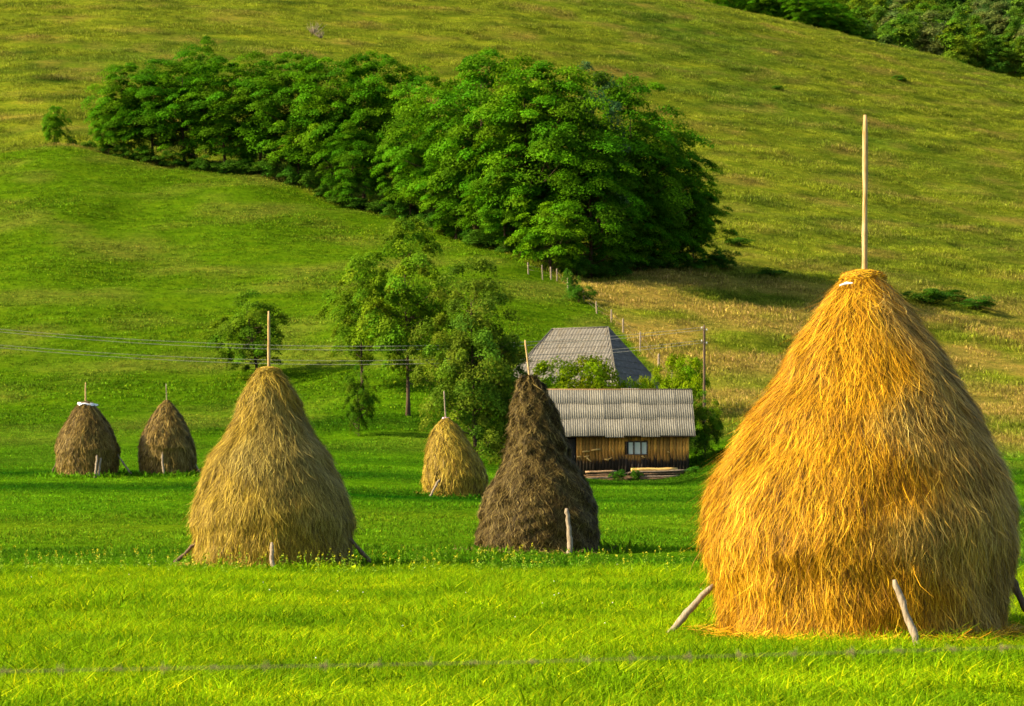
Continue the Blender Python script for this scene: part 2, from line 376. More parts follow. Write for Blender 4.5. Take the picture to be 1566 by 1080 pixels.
def haystack(label, Yc, prof, nstrand, palette, seed, strand=(.25, .6), width=.009, lump=0.03, hang=0.05, messy=.12, group="haystacks in the meadow",
             pole=None, props=(), cap=None, twist=0.0, tiers=(), bun=None, hf=0.0, calm=.55, tangle=.3, weather_shade=(), zb_off=0.0, back=.35, dark_hole=None, locks=900, body=(.10, .065, .02)):
    s = F / Yc; prof = sorted(prof, key=lambda q: -q[0])         # bottom row first
    px0 = prof[0][1]; x0 = (px0 - CX) / s; z0 = float(ground(x0, Yc))
    zz = np.array([zpy(p[0], Yc) - z0 for p in prof]); zz[0] = min(zz[0], 0.0) - .05
    cx = np.array([(p[1] - px0) / s for p in prof]); rr = np.array([p[2] / s for p in prof])
    H = zz[-1]; root = empty("haystack", (x0, Yc, z0), label, "haystack", group)
    STACKS_XY.append((x0, Yc, rr[0]))
    rr = np.maximum(rr - hang * 1.5 - .02, .05); zf = np.linspace(zz[0], zz[-1], 200); 
    def smooth1(v):
        k = np.exp(-np.linspace(-2, 2, 15) ** 2); k /= k.sum(); p = np.pad(v, 7, mode='edge'); return np.convolve(p, k, 'valid')
    rf = smooth1(np.interp(zf, zz, rr)); cf = smooth1(np.interp(zf, zz, cx))
    ph = seed * 7.3
    def rad(th, z, inner=0.0):
        r = np.interp(z, zf, rf) - inner
        a = th * 1.0
        nz = (np.sin(2 * a + ph + z * 1.1) * .45 + np.sin(3 * a - ph * 1.7 + z * 2.3) * .4 + np.sin(5 * a + ph * .6 - z * 3.1) * .3
              + np.sin(9 * a + z * 6.3 + ph) * .22 + np.sin(14 * a - z * 9 + 2 * ph) * .15 + np.sin(z * 7.5 + 1.5 * np.sin(a * 2 + ph)) * .3)
        out = r * (1 + lump * nz)
        for py_t, amp in tiers:
            zt = zpy(py_t, Yc) - z0 + .07 * np.sin(2 * a + ph + py_t) + .05 * np.sin(5 * a + 2 * ph); d = z - zt
            out = out + amp * np.where(d > 0, np.exp(-np.abs(d) / .38), np.exp(-(d / .03) ** 2)) * (.7 + .4 * np.sin(3 * a + ph))
        if hf:
            out = out + hf * (np.sin(7 * a + 4 * z + ph + 1.5 * np.sin(3 * z + a)) * np.sin(5.5 * z + 3 * np.sin(2 * a + ph)) + .6 * np.sin(12 * a - 5 * z + 2 * np.sin(4 * z)) * np.sin(10 * z + 2 * a))
        return out
    def pos(th, z, off):
        r = rad(th, z) + off
        return np.stack([np.interp(z, zf, cf) + r * np.cos(th), r * np.sin(th), z], -1)
    # body, dark brown as painted shade behind the strands
    nt, nz_ = 72, 60; tg, zg = np.meshgrid(np.arange(nt) / nt * 2 * np.pi, np.linspace(zz[0], H, nz_), indexing='xy')
    V = pos(tg, zg, -.02).reshape(-1, 3); V = np.vstack([V, [[cf[-1], 0, H + rr[-1] * .35]]])
    i, j = np.meshgrid(np.arange(nz_ - 1), np.arange(nt), indexing='ij'); a = (i * nt + j).ravel(); b = (i * nt + (j + 1) % nt).ravel()
    Q = np.stack([a, b, b + nt, a + nt], 1); tb = (nz_ - 1) * nt; jj = np.arange(nt)
    T = np.stack([tb + jj, tb + (jj + 1) % nt, np.full(nt, len(V) - 1)], 1)
    m, n, l, bs = mat_new("hay_" + str(seed))
    f = noise_tex(n, l, 9, 8, .75, stretch=(3, 3, .6))
    b0 = np.array(body)
    l.new(ramp(n, l, f, [(.3, tuple(b0 * .5)), (.5, tuple(b0)), (.72, tuple(b0 * 2.0))]), bs.inputs["Base Color"]); bump(n, l, bs, f, 1.0, .06)
    link("hay_body", mesh_np("hay_body", V, [Q, T], m, smooth=True), root)
    if bun:
        rb, hb, nb_ = bun; rgb = np.random.default_rng(seed + 50); acc = Acc()
        Vs, Cs2 = [], []
        d = rgb.normal(0, 1, (nb_, 3)); d /= np.linalg.norm(d, axis=1, keepdims=True); d[:, 2] = np.abs(d[:, 2]) * 1.1 - .25
        tn = np.cross(d, rgb.normal(0, 1, (nb_, 3)) * (1, 1, .5) + (0, 0, 1.2)); tn /= np.linalg.norm(tn, axis=1, keepdims=True)
        ctr_ = np.array([cf[-1], 0, H - hb * .2]); wd = width * rgb.uniform(.6, 1.3, nb_)[:, None]; Ln = rgb.uniform(.06, .2, nb_)[:, None]
        for u in (-1, 0, 1):
            q = d + tn * u * Ln / rb; q = q / np.linalg.norm(q, axis=1, keepdims=True) * (1 + .10 * rgb.random((nb_, 1)) + (.10 * abs(u)) * rgb.random((nb_, 1)))
            q = ctr_ + q * (rb, rb, hb); bn = np.cross(d, tn); Vs += [q - bn * wd * .5, q + bn * wd * .5]
        V_ = np.stack(Vs, 1).reshape(-1, 3); k_ = np.arange(nb_) * 6
        pal_ = np.array(palette); c_ = pal_[rgb.integers(1, len(pal_), nb_)] * rgb.uniform(.7, 1.2, nb_)[:, None]
        o_ = link("hay_bun", mesh_np("hay_bun", V_, np.concatenate([np.stack([k_, k_ + 1, k_ + 3, k_ + 2], 1), np.stack([k_ + 2, k_ + 3, k_ + 5, k_ + 4], 1)]), M_STRAW, np.repeat(c_, 6, axis=0)), root); o_['kind'] = 'stuff'
    # strands, in locks
    rg = np.random.default_rng(seed)
    w = rf * np.sqrt(1 + np.gradient(rf, zf) ** 2) + .08; cdf = np.cumsum(w); cdf /= cdf[-1]
    lz = np.interp(rg.random(locks), cdf, zf); lt = rg.random(locks) * 2 * np.pi
    ldir = rg.normal(0, messy, locks); loff = np.abs(rg.normal(0, hang, locks)); lcol = rg.normal(0, .17, locks)
    lk = rg.integers(0, locks, nstrand)
    front = (np.sin(lt[lk]) < .35) | (rg.random(nstrand) < back); lk = lk[front]; ns = len(lk)
    sp = .09 + .05 * rg.random(ns)
    z = lz[lk] + rg.normal(0, 1, ns) * sp * 1.8
    th = lt[lk] + rg.normal(0, 1, ns) * sp / np.maximum(np.interp(z, zf, rf), .15)
    z = np.clip(z, zz[0] + .12, H + .02)
    L = rg.uniform(strand[0], strand[1], ns); L = np.minimum(L, np.maximum(z - .02, .12))
    topw = np.clip((z - (H - .45)) / .45, 0, 1)
    mz = calm + (1.15 - calm) * np.clip(z / H * 1.5, 0, 1)
    dirn = (ldir[lk] + rg.normal(0, messy * .8, ns)) * mz + topw * rg.normal(0, 1.1, ns)
    off0 = .2 * loff[lk] + np.abs(rg.normal(0, hang * .25, ns)); off1 = loff[lk] * (.6 + .6 * rg.random(ns)) + np.abs(rg.normal(0, hang * .5, ns))
    tg_ = rg.random(ns) < tangle * np.clip(.35 + 1.1 * z / H, 0, 1.2); dirn = dirn + np.where(tg_, rg.normal(0, .75, ns), 0); L = np.where(tg_, L * rg.uniform(.35, .8, ns), L)
    curl = rg.normal(0, .2, ns); off1 = off1 * np.where(rg.random(ns) < .04, 2.2, 1)
    K = 4; pts = []
    for q in range(K):
        u = q / (K - 1)
        slope = np.interp(z, zf, np.gradient(rf, zf)); cosz = 1 / np.sqrt(1 + slope ** 2)
        zq = z - L * u * np.cos(dirn * .9) * np.where(cosz < .75, cosz * 1.1, 1.0)
        thq = th + L * u * (np.sin(dirn) + curl * u * u) / np.maximum(np.interp(np.clip(zq, zz[0], H), zf, rf), .2) + twist * u * L
        zq = np.maximum(zq, zz[0] + .03)
        pts.append(pos(thq, np.clip(zq, zz[0], H + .05), off0 + (off1 - off0) * u ** 1.5 - .012))
    pts = np.stack(pts, 1)                                        # ns,K,3
    rad_dir = np.stack([np.cos(th), np.sin(th), np.zeros(ns)], 1); tan = np.stack([-np.sin(th), np.cos(th), np.zeros(ns)], 1)
    tw = rg.normal(0, .3, ns)[:, None]; side = tan * np.cos(tw) + rad_dir * np.sin(tw)
    ww = width * rg.uniform(.5, 1.4, ns)[:, None]
    taper = np.array([.8, 1, .8, .25])
    Lf = pts - side[:, None] * ww[:, None] * taper[None, :, None] * .5; Rt = pts + side[:, None] * ww[:, None] * taper[None, :, None] * .5
    V = np.stack([Lf, Rt], 2).reshape(-1, 3); k = np.arange(ns) * 2 * K
    Q = np.concatenate([np.stack([k + 2 * q, k + 2 * q + 1, k + 2 * q + 3, k + 2 * q + 2], 1) for q in range(K - 1)])
    pal = np.array(palette); t = np.clip(.5 + lcol[lk] + rg.normal(0, .22, ns), 0, .999) * (len(pal) - 1)
    ii = t.astype(int); c = pal[ii] * (1 - (t - ii))[:, None] + pal[ii + 1] * (t - ii)[:, None]
    c = c * rg.uniform(.6, 1.3, ns)[:, None]
    th_m = np.mod(th, 2 * np.pi)
    for (pt, pz, wt, wz, stg) in weather_shade:                       # right-side shade painted as grey-olive straw, plus some weathered grey
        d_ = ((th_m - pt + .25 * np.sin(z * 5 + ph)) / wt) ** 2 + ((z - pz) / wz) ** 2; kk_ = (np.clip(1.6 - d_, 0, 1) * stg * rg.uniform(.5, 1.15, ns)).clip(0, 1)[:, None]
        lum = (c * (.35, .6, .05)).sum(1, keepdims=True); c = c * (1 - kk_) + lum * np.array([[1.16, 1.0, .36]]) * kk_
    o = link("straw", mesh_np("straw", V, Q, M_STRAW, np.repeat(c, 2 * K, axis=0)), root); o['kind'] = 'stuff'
    nlit = int(nstrand * .007); aa = rg.uniform(np.pi * .95, np.pi * 2.05, nlit); rl_ = rr[0] + .02 + np.abs(rg.normal(0, .22, nlit)); lx, ly = rl_ * np.cos(aa) + x0, rl_ * np.sin(aa) + Yc
    gz = ground(lx, ly) - z0 + rg.uniform(.0, .10, nlit); C_ = np.stack([lx - x0, ly - Yc, gz], 1); dd_ = rg.normal(0, 1, (nlit, 3)) * (1, 1, .35); dd_ /= np.linalg.norm(dd_, axis=1, keepdims=True)
    sd_ = np.cross(dd_, (0, -.5, 1.0)) * width * .6; hl = rg.uniform(.05, .16, nlit)[:, None]; V_ = np.stack([C_ - dd_ * hl - sd_, C_ - dd_ * hl + sd_, C_ + dd_ * hl + sd_, C_ + dd_ * hl - sd_], 1).reshape(-1, 3); k_ = np.arange(nlit) * 4
    o_ = link("spilled_hay", mesh_np("spilled_hay", V_, np.stack([k_, k_ + 1, k_ + 2, k_ + 3], 1), M_STRAW, np.repeat(pal[rg.integers(1, len(pal), nlit)], 4, axis=0)), root); o_['kind'] = 'stuff'
    def loc(v): return np.array(v) - np.array((x0, Yc, z0))
    if pole:
        (ax, ay), (bx, by), pw, pm = pole
        A = loc(at(ax, ay, Yc)); B = loc(at(bx, by, Yc)); B0 = B + (B - A) * .6
        link("centre_pole", pole_mesh("centre_pole", B0, A, pw * .5, pw * .38, pm, seed, .004), root)
    for q, ((ax, ay), (bx, by), fr, pw, pm) in enumerate(props):
        # top end leans on the stack, foot on the ground; fr = how far in front of the axis the foot stands
        Yf = Yc - fr; fx = (bx - CX) * Yf / F; foot = np.array((fx, Yf, float(ground(fx, Yf)) - .04))
        Yt = Yc - fr * (.9 if fr > 1.7 else .78); top = np.array(at(ax, ay, Yt)); d = top - foot
        link("prop_pole", pole_mesh("prop_pole", loc(foot), loc(foot + d * 1.12), pw * .5, pw * .4, pm, seed * 10 + q, .03), root)
    if cap:
        kind, cy, cw = cap
        V = []; zc = zpy(cy, Yc) - z0; nn = 18; rg2 = np.random.default_rng(seed + 5)
        if kind == 'sheet':
            acc_v = [[cf[-1], 0, zc + .06]]; T = []
            for q in range(nn):
                aa = q / nn * 2 * math.pi; jr = cw * rg2.uniform(.75, 1.15); acc_v.append([cf[-1] + jr * math.cos(aa), jr * math.sin(aa), zc - .06 + .10 * rg2.random()])
            for q in range(nn):
                acc_v.append([acc_v[q + 1][0] * 1.04, acc_v[q + 1][1] * 1.04, acc_v[q + 1][2] - .03 - .09 * rg2.random()])
            T = [(0, 1 + q, 1 + (q + 1) % nn) for q in range(nn)]
            Qd = [(1 + q, 1 + nn + q, 1 + nn + (q + 1) % nn, 1 + (q + 1) % nn) for q in range(nn)]
            me = mesh_np("plastic_cap", acc_v, [np.array(T), np.array(Qd)], M_PLASTIC if cw > .3 else M_PINK)
            link("plastic_cap" if cw > .3 else "cloth_cap", me, root)
    return root

GOLD = [(.045, .019, .002), (.18, .080, .004), (.50, .25, .007), (.72, .385, .009), (.82, .53, .030)]
OLIVE = [(.062, .036, .005), (.17, .112, .012), (.31, .215, .020), (.45, .325, .030), (.56, .43, .07)]
BROWN = [(.018, .011, .003), (.050, .033, .009), (.108, .076, .020), (.18, .132, .036), (.31, .24, .075)]
DULL = [(.05, .032, .008), (.11, .072, .015), (.18, .12, .024), (.25, .175, .038), (.32, .24, .07)]

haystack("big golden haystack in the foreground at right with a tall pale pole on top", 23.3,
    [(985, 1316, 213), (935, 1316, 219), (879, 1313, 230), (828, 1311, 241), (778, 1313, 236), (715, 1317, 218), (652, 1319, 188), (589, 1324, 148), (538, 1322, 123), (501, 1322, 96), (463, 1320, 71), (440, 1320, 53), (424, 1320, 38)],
    235000, GOLD, 1, strand=(.14, .5), width=.0058, lump=.028, hang=.055, messy=.17, locks=5200, tiers=((640, .03), (800, .04)), bun=(.24, .10, 2600), hf=.024, calm=.22, weather_shade=((5.62, 2.2, .72, 2.2, .55),), tangle=.13, body=(.075, .038, .004),
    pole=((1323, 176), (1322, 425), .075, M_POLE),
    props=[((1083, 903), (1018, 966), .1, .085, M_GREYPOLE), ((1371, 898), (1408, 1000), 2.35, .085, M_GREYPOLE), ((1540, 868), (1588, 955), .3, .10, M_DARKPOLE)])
haystack("tall straw coloured haystack left of centre with two dark props and a thin pole", 41.0,
    [(868, 416, 119), (840, 416, 123), (800, 416, 126), (770, 416, 122), (742, 416, 114), (695, 413, 94), (671, 413, 75), (638, 412, 58), (601, 412, 44), (578, 411, 30), (567, 411, 21)],
    110000, OLIVE, 2, tangle=.16, strand=(.14, .5), width=.0092, lump=.022, hang=.055, messy=.18, locks=3400, tiers=((612, .05), (700, .04), (800, .04)), bun=(.24, .10, 1300), hf=.026, calm=.4, weather_shade=((5.1, 2.6, .8, 1.1, .5), (5.9, 1.6, .5, 1.5, .5)), body=(.06, .038, .009),
    pole=((411, 476), (411, 570), .065, M_POLE),
    props=[((300, 832), (258, 862), .25, .09, M_DARKPOLE), ((536, 825), (575, 861), .25, .09, M_DARKPOLE), ((416, 836), (419, 880), 2.05, .09, M_GREYPOLE)])
haystack("dark brown weathered haystack with lumpy shoulders left of the barn", 47.9,
    [(850, 819, 96), (826, 822, 98), (788, 823, 94), (751, 824, 84), (728, 825, 72), (712, 824, 61), (698, 823, 53), (680, 822, 50), (648, 819, 43), (601, 812, 30), (584, 810, 22), (577, 809, 15)],
    64000, BROWN, 3, strand=(.08, .28), width=.013, lump=.03, hang=.04, messy=1.0, locks=2600, tiers=((768, .03),), hf=.062, calm=.8, body=(.045, .03, .016),
    pole=((803, 520), (810, 580), .06, M_POLE),
    props=[((867, 786), (871, 858), 1.85, .13, M_GREYPOLE)])
haystack("small yellowish haystack behind the dark one with a pink cloth tip", 80.0,
    [(764, 695, 47), (745, 696, 51), (730, 696, 51), (710, 694, 47), (690, 689, 39), (670, 685, 30), (650, 683, 19), (640, 682, 8)],
    22000, OLIVE, 4, tiers=((735, .04),), hf=.02, strand=(.25, .6), width=.026, lump=.015, hang=.04, messy=.15, locks=700, body=(.07, .045, .012),
    pole=((679, 598), (682, 642), .07, M_GREYPOLE), cap=('sheet', 640, .16),
    props=[((671, 736), (657, 768), 1.5, .10, M_GREYPOLE), ((734, 742), (744, 754), .2, .09, M_GREYPOLE)])
haystack("brown haystack at far left with a white plastic cap under its pole", 87.0,
    [(726, 134, 45), (710, 134, 49), (690, 134, 49), (670, 133, 45), (655, 133, 38), (640, 133, 29), (624, 132, 19), (616, 132, 13)],
    18000, DULL, 5, tiers=((690, .07),), hf=.03, strand=(.2, .5), width=.028, lump=.025, hang=.05, messy=.25, locks=600, body=(.08, .055, .02),
    pole=((131, 585), (131, 617), .08, M_POLE), cap=('sheet', 617, .45),
    props=[((148, 700), (145, 735), 1.7, .11, M_GREYPOLE), ((154, 704), (151, 735), 1.6, .11, M_GREYPOLE), ((137, 722), (134, 732), 1.5, .11, M_GREYPOLE),
           ((90, 703), (76, 724), .1, .07, M_DARKPOLE), ((178, 692), (205, 723), .1, .09, M_GREYPOLE), ((170, 712), (180, 726), -.6, .08, M_GREYPOLE)])
haystack("narrow brown haystack second from the left with a dark hollow above its prop", 88.0,
    [(725, 256, 44), (700, 256, 45), (675, 255, 42), (655, 255, 34), (635, 255, 24), (622, 255, 15), (613, 255, 6)],
    16000, DULL, 6, tiers=((685, .09),), hf=.03, strand=(.2, .5), width=.028, lump=.03, hang=.05, messy=.25, locks=560, body=(.065, .045, .018),
    pole=((254, 587), (255, 617), .06, M_GREYPOLE),
    props=[((249, 692), (251, 727), 1.5, .11, M_GREYPOLE), ((296, 704), (308, 722), .1, .08, M_GREYPOLE)])

def build_grass():
    # lush uncut grass by the camera
    cl = [blade_clump("lush_clump", 26, .13, .03, .13, .016, .75, 20 + k, yellow=.26, broad=.75, curl=.8, base=(.88, .9, 1), ymul=(2.2, 1.45, 1.6)) for k in range(5)] + [blade_clump("lush_clump", 18, .13, .06, .22, .009, .5, 28 + k, yellow=.2, broad=.1) for k in range(2)]
    x, Y = field(42000, 11.5, 24, 31); x2, Y2 = field(66000, 24, 40.6, 32); x = np.append(x, x2); Y = np.append(Y, Y2); k = keep(x, Y) & (Y < 39.4 + 1.1 * snoise(x, Y, 46, 1.3, 3)); x, Y = x[k], Y[k]
    sc = np.random.default_rng(1).uniform(.5, 1.2, len(x)) * (1 + .5 * snoise(x, Y, 41, 1.6, 3)).clip(.3, 2)
    t = zone_tint(x, Y); dk = np.clip(snoise(x, Y, 42, 1.4, 3), -1, 1)[:, None]; t = t * (1 + dk * np.array([.40, .26, .1]))
    scatter("meadow_grass", "tall yellow green uncut meadow grass across the foreground", cl, x, Y, sc, jit(t, 2), 3)
    # aftermath beyond the mowing line
    cl = [blade_clump("mown_clump", 34, .34, .05, .13, .018, .5, 50 + k, yellow=.12, broad=.2) for k in range(5)]
    x, Y = field(62000, 39, 124, 51); k = keep(x, Y) & (Y < crest(px_of(x, Y))); x, Y = x[k], Y[k]
    rg = np.random.default_rng(66); xr, yr = [x], [Y]; big = [np.ones(len(x))]
    for sx, sy, sr in STACKS_XY[1:]:                              # the scythe leaves a taller fringe at the foot of each stack
        m = int(150 * sr); a = rg.random(m) * 6.283; q = sr * rg.uniform(.95, 1.12, m); xr.append(sx + q * np.cos(a)); yr.append(sy + q * np.sin(a)); big.append(rg.uniform(1.0, 2.3, m))
    x, Y, big = np.concatenate(xr), np.concatenate(yr), np.concatenate(big)
    sc = big * np.random.default_rng(5).uniform(.6, 1.25, len(x)) * (1 + .55 * snoise(x, Y, 43, .8, 3)).clip(.3, 2.2)
    scatter("mown_grass", "short deep green mown grass round the haystacks", cl, x, Y, sc, jit(zone_tint(x, Y), 6, .22), 7)
    # slope and pasture
    cl = [blade_clump("slope_clump", 30, .55, .08, .20, .035, .5, 70 + k, yellow=.2, broad=.2) for k in range(5)]
    x, Y = field(52000, 118, 235, 71); k = Y < crest(px_of(x, Y)) - .2; x, Y = x[k], Y[k]
    sc = np.random.default_rng(8).uniform(.5, 1.3, len(x)) * (1 + .3 * snoise(x * .3, Y, 44, .5, 2))
    scatter("slope_grass", "short grass on the rounded green slope below the trees", cl, x, Y, sc, jit(zone_tint(x, Y), 9, .25), 10)
    cl = [blade_clump("pasture_clump", 34, .75, .14, .44, .035, .6, 90 + k, yellow=.25, broad=.1, ymul=(1.3, 1.08, 2.0)) for k in range(5)]
    x, Y = field(140000, 118, 460, 91); rg = np.random.default_rng(11)
    k = (Y > crest(px_of(x, Y)) + .3); x, Y = x[k], Y[k]
    sc = rg.uniform(.5, 1.25, len(x)) * (1 + .4 * snoise(x * .3, ground(x, Y), 45, .8, 2) + .4 * snoise(x, Y, 47, .9, 2)).clip(.3, 2.2)
    scatter("pasture_grass", "rough olive and straw coloured grass over the big hillside", cl, x, Y, sc, jit(zone_tint(x, Y), 12, .28), 13)
build_grass()

# a few white clover heads and yellow weeds in the uncut grass
def build_flowers():
    rg = np.random.default_rng(77); acc = Acc(); x, Y = field(34, 13, 40, 78, 0, 1566)
    for a, b in zip(x, Y):
        z = float(ground(a, b)); h = rg.uniform(.12, .2); r = rg.uniform(.007, .011)
        t = np.arange(6) / 6 * 2 * np.pi
        V = [(a + .01, b, z + h + r)] + [(a + .01 + r * math.cos(q), b + r * math.sin(q), z + h) for q in t] + [(a + .01, b, z + h - r)]
        acc.add(V, None, [(0, 1 + q, 1 + (q + 1) % 6) for q in range(6)] + [(7, 1 + (q + 1) % 6, 1 + q) for q in range(6)])
    m, n, l, b = mat_new("petals"); b.inputs["Base Color"].default_value = (.75, .72, .68, 1)
    tag(link("meadow_flowers", acc.mesh("meadow_flowers", m)), "scattered tiny white flower heads in the foreground grass", "flowers", kind='stuff')
build_flowers()

# ------------------------------------------------------------------ trees
def leaf_quads(C, N, size, rg, aspect=.6):
    n = len(C); N = N / (np.linalg.norm(N, axis=1, keepdims=True) + 1e-9)
    a = rg.normal(0, 1, (n, 3)); a -= N * (a * N).sum(1, keepdims=True); a /= np.linalg.norm(a, axis=1, keepdims=True); b = np.cross(N, a)
    s = size * rg.uniform(.6, 1.3, n)[:, None]
    V = np.stack([C - a * s * .5, C + b * s * .5 * aspect, C + a * s * .5, C - b * s * .5 * aspect], 1).reshape(-1, 3)
    k = np.arange(n) * 4; return V, np.stack([k, k + 1, k + 2, k + 3], 1)

def make_tree(seed, H, Rc, npads, nleaf, leaf, pad, flat=.45, base=.22, col=(.06, .17, .012), trunk=.22, shape='broad', bare=.35, colvar=.25, multi=1):
    rg = np.random.default_rng(seed)
    pads = []
    while len(pads) < npads:
        d = rg.normal(0, 1, 3); d /= np.linalg.norm(d); u = rg.random() ** .45
        z = d[2] * u
        if shape == 'cone': k = (1 - (z + 1) / 2) ** .8 * 1.25 + .08
        elif shape == 'oval': k = 1.0 if z < 0 else 1 - .35 * z
        else: k = 1.0
        lob = 1 + .22 * math.sin(3 * math.atan2(d[1], d[0]) + seed) + .15 * math.sin(5 * math.atan2(d[1], d[0]) + seed * 2 + 3 * z)
        c = np.array([d[0] * u * Rc * k * lob, d[1] * u * Rc * k * lob, H * (base + (1 - base) * (z + 1) / 2) - pad * .3])
        if u > .35 or rg.random() < .3: pads.append(c)
    pads = np.array(pads)
    # leaves
    Cs, Ns, cc = [], [], []
    per = nleaf // npads; ctr = np.array([0, 0, H * (base + (1 - base) * .45)])
    for p in pads:
        s = pad * rg.uniform(.6, 1.35); m = int(per * rg.uniform(.6, 1.4))
        out = p - ctr; out[2] *= .6; out /= np.linalg.norm(out) + 1e-6
        up = np.array([0, 0, 1.0]) + out * .55; up /= np.linalg.norm(up)
        d = rg.normal(0, 1, (m, 3)); d /= np.linalg.norm(d, axis=1, keepdims=True)
        d = np.where((d @ up)[:, None] < -.2, -d, d)
        rr = (rg.random(m) ** .4)[:, None]
        q = d * rr * s; q -= up * (q @ up)[:, None] * (1 - flat)
        q += rg.normal(0, .06 * s, (m, 3)); q[:, 2] -= .18 * (q[:, 0] ** 2 + q[:, 1] ** 2) / s
        Cs.append(p + q); Ns.append(up * .8 + d * .5 + rg.normal(0, .45, (m, 3)))
        base_c = np.array(col) * rg.uniform(1 - colvar, 1 + colvar) * np.array([rg.uniform(.8, 1.35), 1, rg.uniform(.8, 1.2)])
        cc.append(base_c * rg.uniform(.7, 1.3, m)[:, None])
    C = np.concatenate(Cs); N = np.concatenate(Ns); cc = np.concatenate(cc); k = C[:, 2] > .15; C, N, cc = C[k], N[k], cc[k]
    V, Q = leaf_quads(C, N, leaf, rg)
    crown = mesh_np("crown", V, Q, M_LEAF, np.repeat(cc, 4, axis=0))
    # trunk, limbs and boughs
    acc = Acc(); tips = pads[np.argsort(-np.linalg.norm(pads - ctr, axis=1))]
    for t in range(multi):
        ox, oy = (0, 0) if multi == 1 else (rg.normal(0, .35 * trunk * 4), rg.normal(0, .35 * trunk * 4))
        tt = np.linspace(0, 1, 8); top = H * .82
        tr = np.stack([ox * (1 + tt * 2) + Rc * .05 * np.sin(tt * 3 + seed + t), oy * (1 + tt * 2) + Rc * .05 * np.cos(tt * 2.5 + seed), tt * top - .3], 1)
        acc.tube(tr, trunk * (1 - tt * .88) * (1 + .5 * np.exp(-tt * 18)), 7)
    nl = min(len(pads), int(10 + npads * bare))
    for p in pads[rg.permutation(len(pads))[:nl]]:
        z0 = max(H * base * .6, min(p[2] - .25 * np.hypot(p[0], p[1]) - .3, top * .93)); u = z0 / top
        s0 = np.array([np.interp(z0, tr[:, 2], tr[:, 0]), np.interp(z0, tr[:, 2], tr[:, 1]), z0]); e = p
        mid = (s0 + e) / 2 + np.array([0, 0, -.08 * np.linalg.norm(e - s0)]) + rg.normal(0, .06 * Rc, 3) * .6
        r0 = trunk * (1 - u * .88) * rg.uniform(.3, .5); acc.tube([s0, s0 * .6 + mid * .4 + rg.normal(0, .03, 3), mid, (mid + e) / 2 + rg.normal(0, .05 * pad, 3), e], [r0, r0 * .8, r0 * .6, r0 * .4, r0 * .15], 5)
    return acc.mesh("trunk", M_BARK, smooth=True), crown

def place_tree(name, variant, loc, rz, sc, label, cat, group=None):
    r = empty(name, loc, label, cat, group, rz); r.scale = sc
    for nm, me in zip(("trunk", "crown"), variant):
        o = link(nm, me, r)
    return r

rnd = random.Random(5)
BROAD = [make_tree(100 + i, 16, 5.2, 165, 42000, .245, 1.18, flat=.42, base=.08, col=(.068, .205, .003), trunk=.20, colvar=.35) for i in range(5)]
PALE = make_tree(120, 16, 4.4, 80, 12000, .26, 1.2, flat=.6, base=.15, col=(.075, .17, .045), trunk=.2)
LOWT = [make_tree(130 + i, 8, 3.6, 90, 20000, .23, .95, flat=.42, base=.06, col=(.075, .215, .003), trunk=.13, colvar=.3, multi=2) for i in range(2)]
HILLS = [  # px, distance behind the crest line, top row, spread, kind, label
    (188, 3, 98, .72, 0, "low spreading tree at the left end of the copse"),
    (232, 3, 88, .82, 1, "rounded tree second from the left end of the copse"),
    (282, 4, 88, .9, 2, "tree in the copse's left row, just below the small tree standing above it"),
    (345, 3, 88, .9, 3, "tree in the left part of the copse with bare trunks showing under its crown"),
    (400, 3, 84, .9, 4, "tree at the middle of the copse's long left row"),
    (455, 4, 82, .9, 0, "tree toward the right of the copse's long left row"),
    (505, 5, 82, .9, 1, "tree with a raised crown at the middle of the copse"),
    (166, 2, 150, .42, 3, "small low tree at the very left end of the copse"),
    (312, 16, 52, .6, 2, "small tree standing up above the left row of the copse"),
    (560, 7, 78, .9, 3, "tree with a high dark crown near the middle of the copse"),
    (540, 1, 190, .75, 4, "lower tree in front of the copse's dark middle"),
    (610, 9, 96, .9, 0, "dark tree in the dip between the two halves of the copse"),
    (630, 2, 205, .75, 1, "lower dark tree at the foot of the dip in the copse"),
    (668, 5, 112, .95, 2, "tree on the left flank of the copse's big right mass"),
    (732, 4, 76, 1.05, 3, "tall tree topping the copse's big right mass"),
    (800, 5, 92, 1.05, 4, "tall broad tree right of the copse's highest crown"),
    (852, 9, 100, .95, 0, "tall tree left of the pale grey green crown in the copse"),
    (960, 9, 112, .95, 1, "tall tree right of the pale grey green crown in the copse"),
    (1000, 10, 168, .95, 2, "tree on the upper right flank of the copse"),
    (1035, 14, 235, .95, 3, "tree at the right edge of the copse against the pasture"),
    (1062, 4, 285, .75, 4, "lowest tree at the right end of the copse"),
    (700, 1, 225, .8, 0, "tree in front on the left side of the copse's big right mass"),
    (770, 1, 235, .8, 1, "tree in front at the middle of the copse's big right mass"),
    (900, 6, 185, .95, 2, "tree below the pale grey green crown in the copse"),
    (975, 7, 260, .85, 3, "tree in front on the right side of the copse"),
]
def tree_at(px, Y, top_py, spread, variant, Hm, Rm, label, cat, group, name="tree", rz=None):
    p = P(px, Y, -.1); h = (zpy(top_py, Y) - p.z) * 1.04
    s = h / Hm; rz = rnd.uniform(0, 6.28) if rz is None else rz
    sp = spread * max(.78, min(1.3, (s + 1) / 2))
    return place_tree(name, variant, p, rz, (sp, sp, s), label, cat, group)
def copse_y(px): return float(crest(px)) if px < 850 else 178 + (px - 850) * .095
for px, dy, top, sp, k, lab in HILLS:
    dy = dy if px < 860 else dy * .6; sp = sp * (1.22 if px < 480 else 1.05)
    Y = copse_y(px) + dy; tree_at(px, Y, top, sp * 1.0, BROAD[k], 16, 5.2, lab, "tree", "trees of the copse on the hillside")
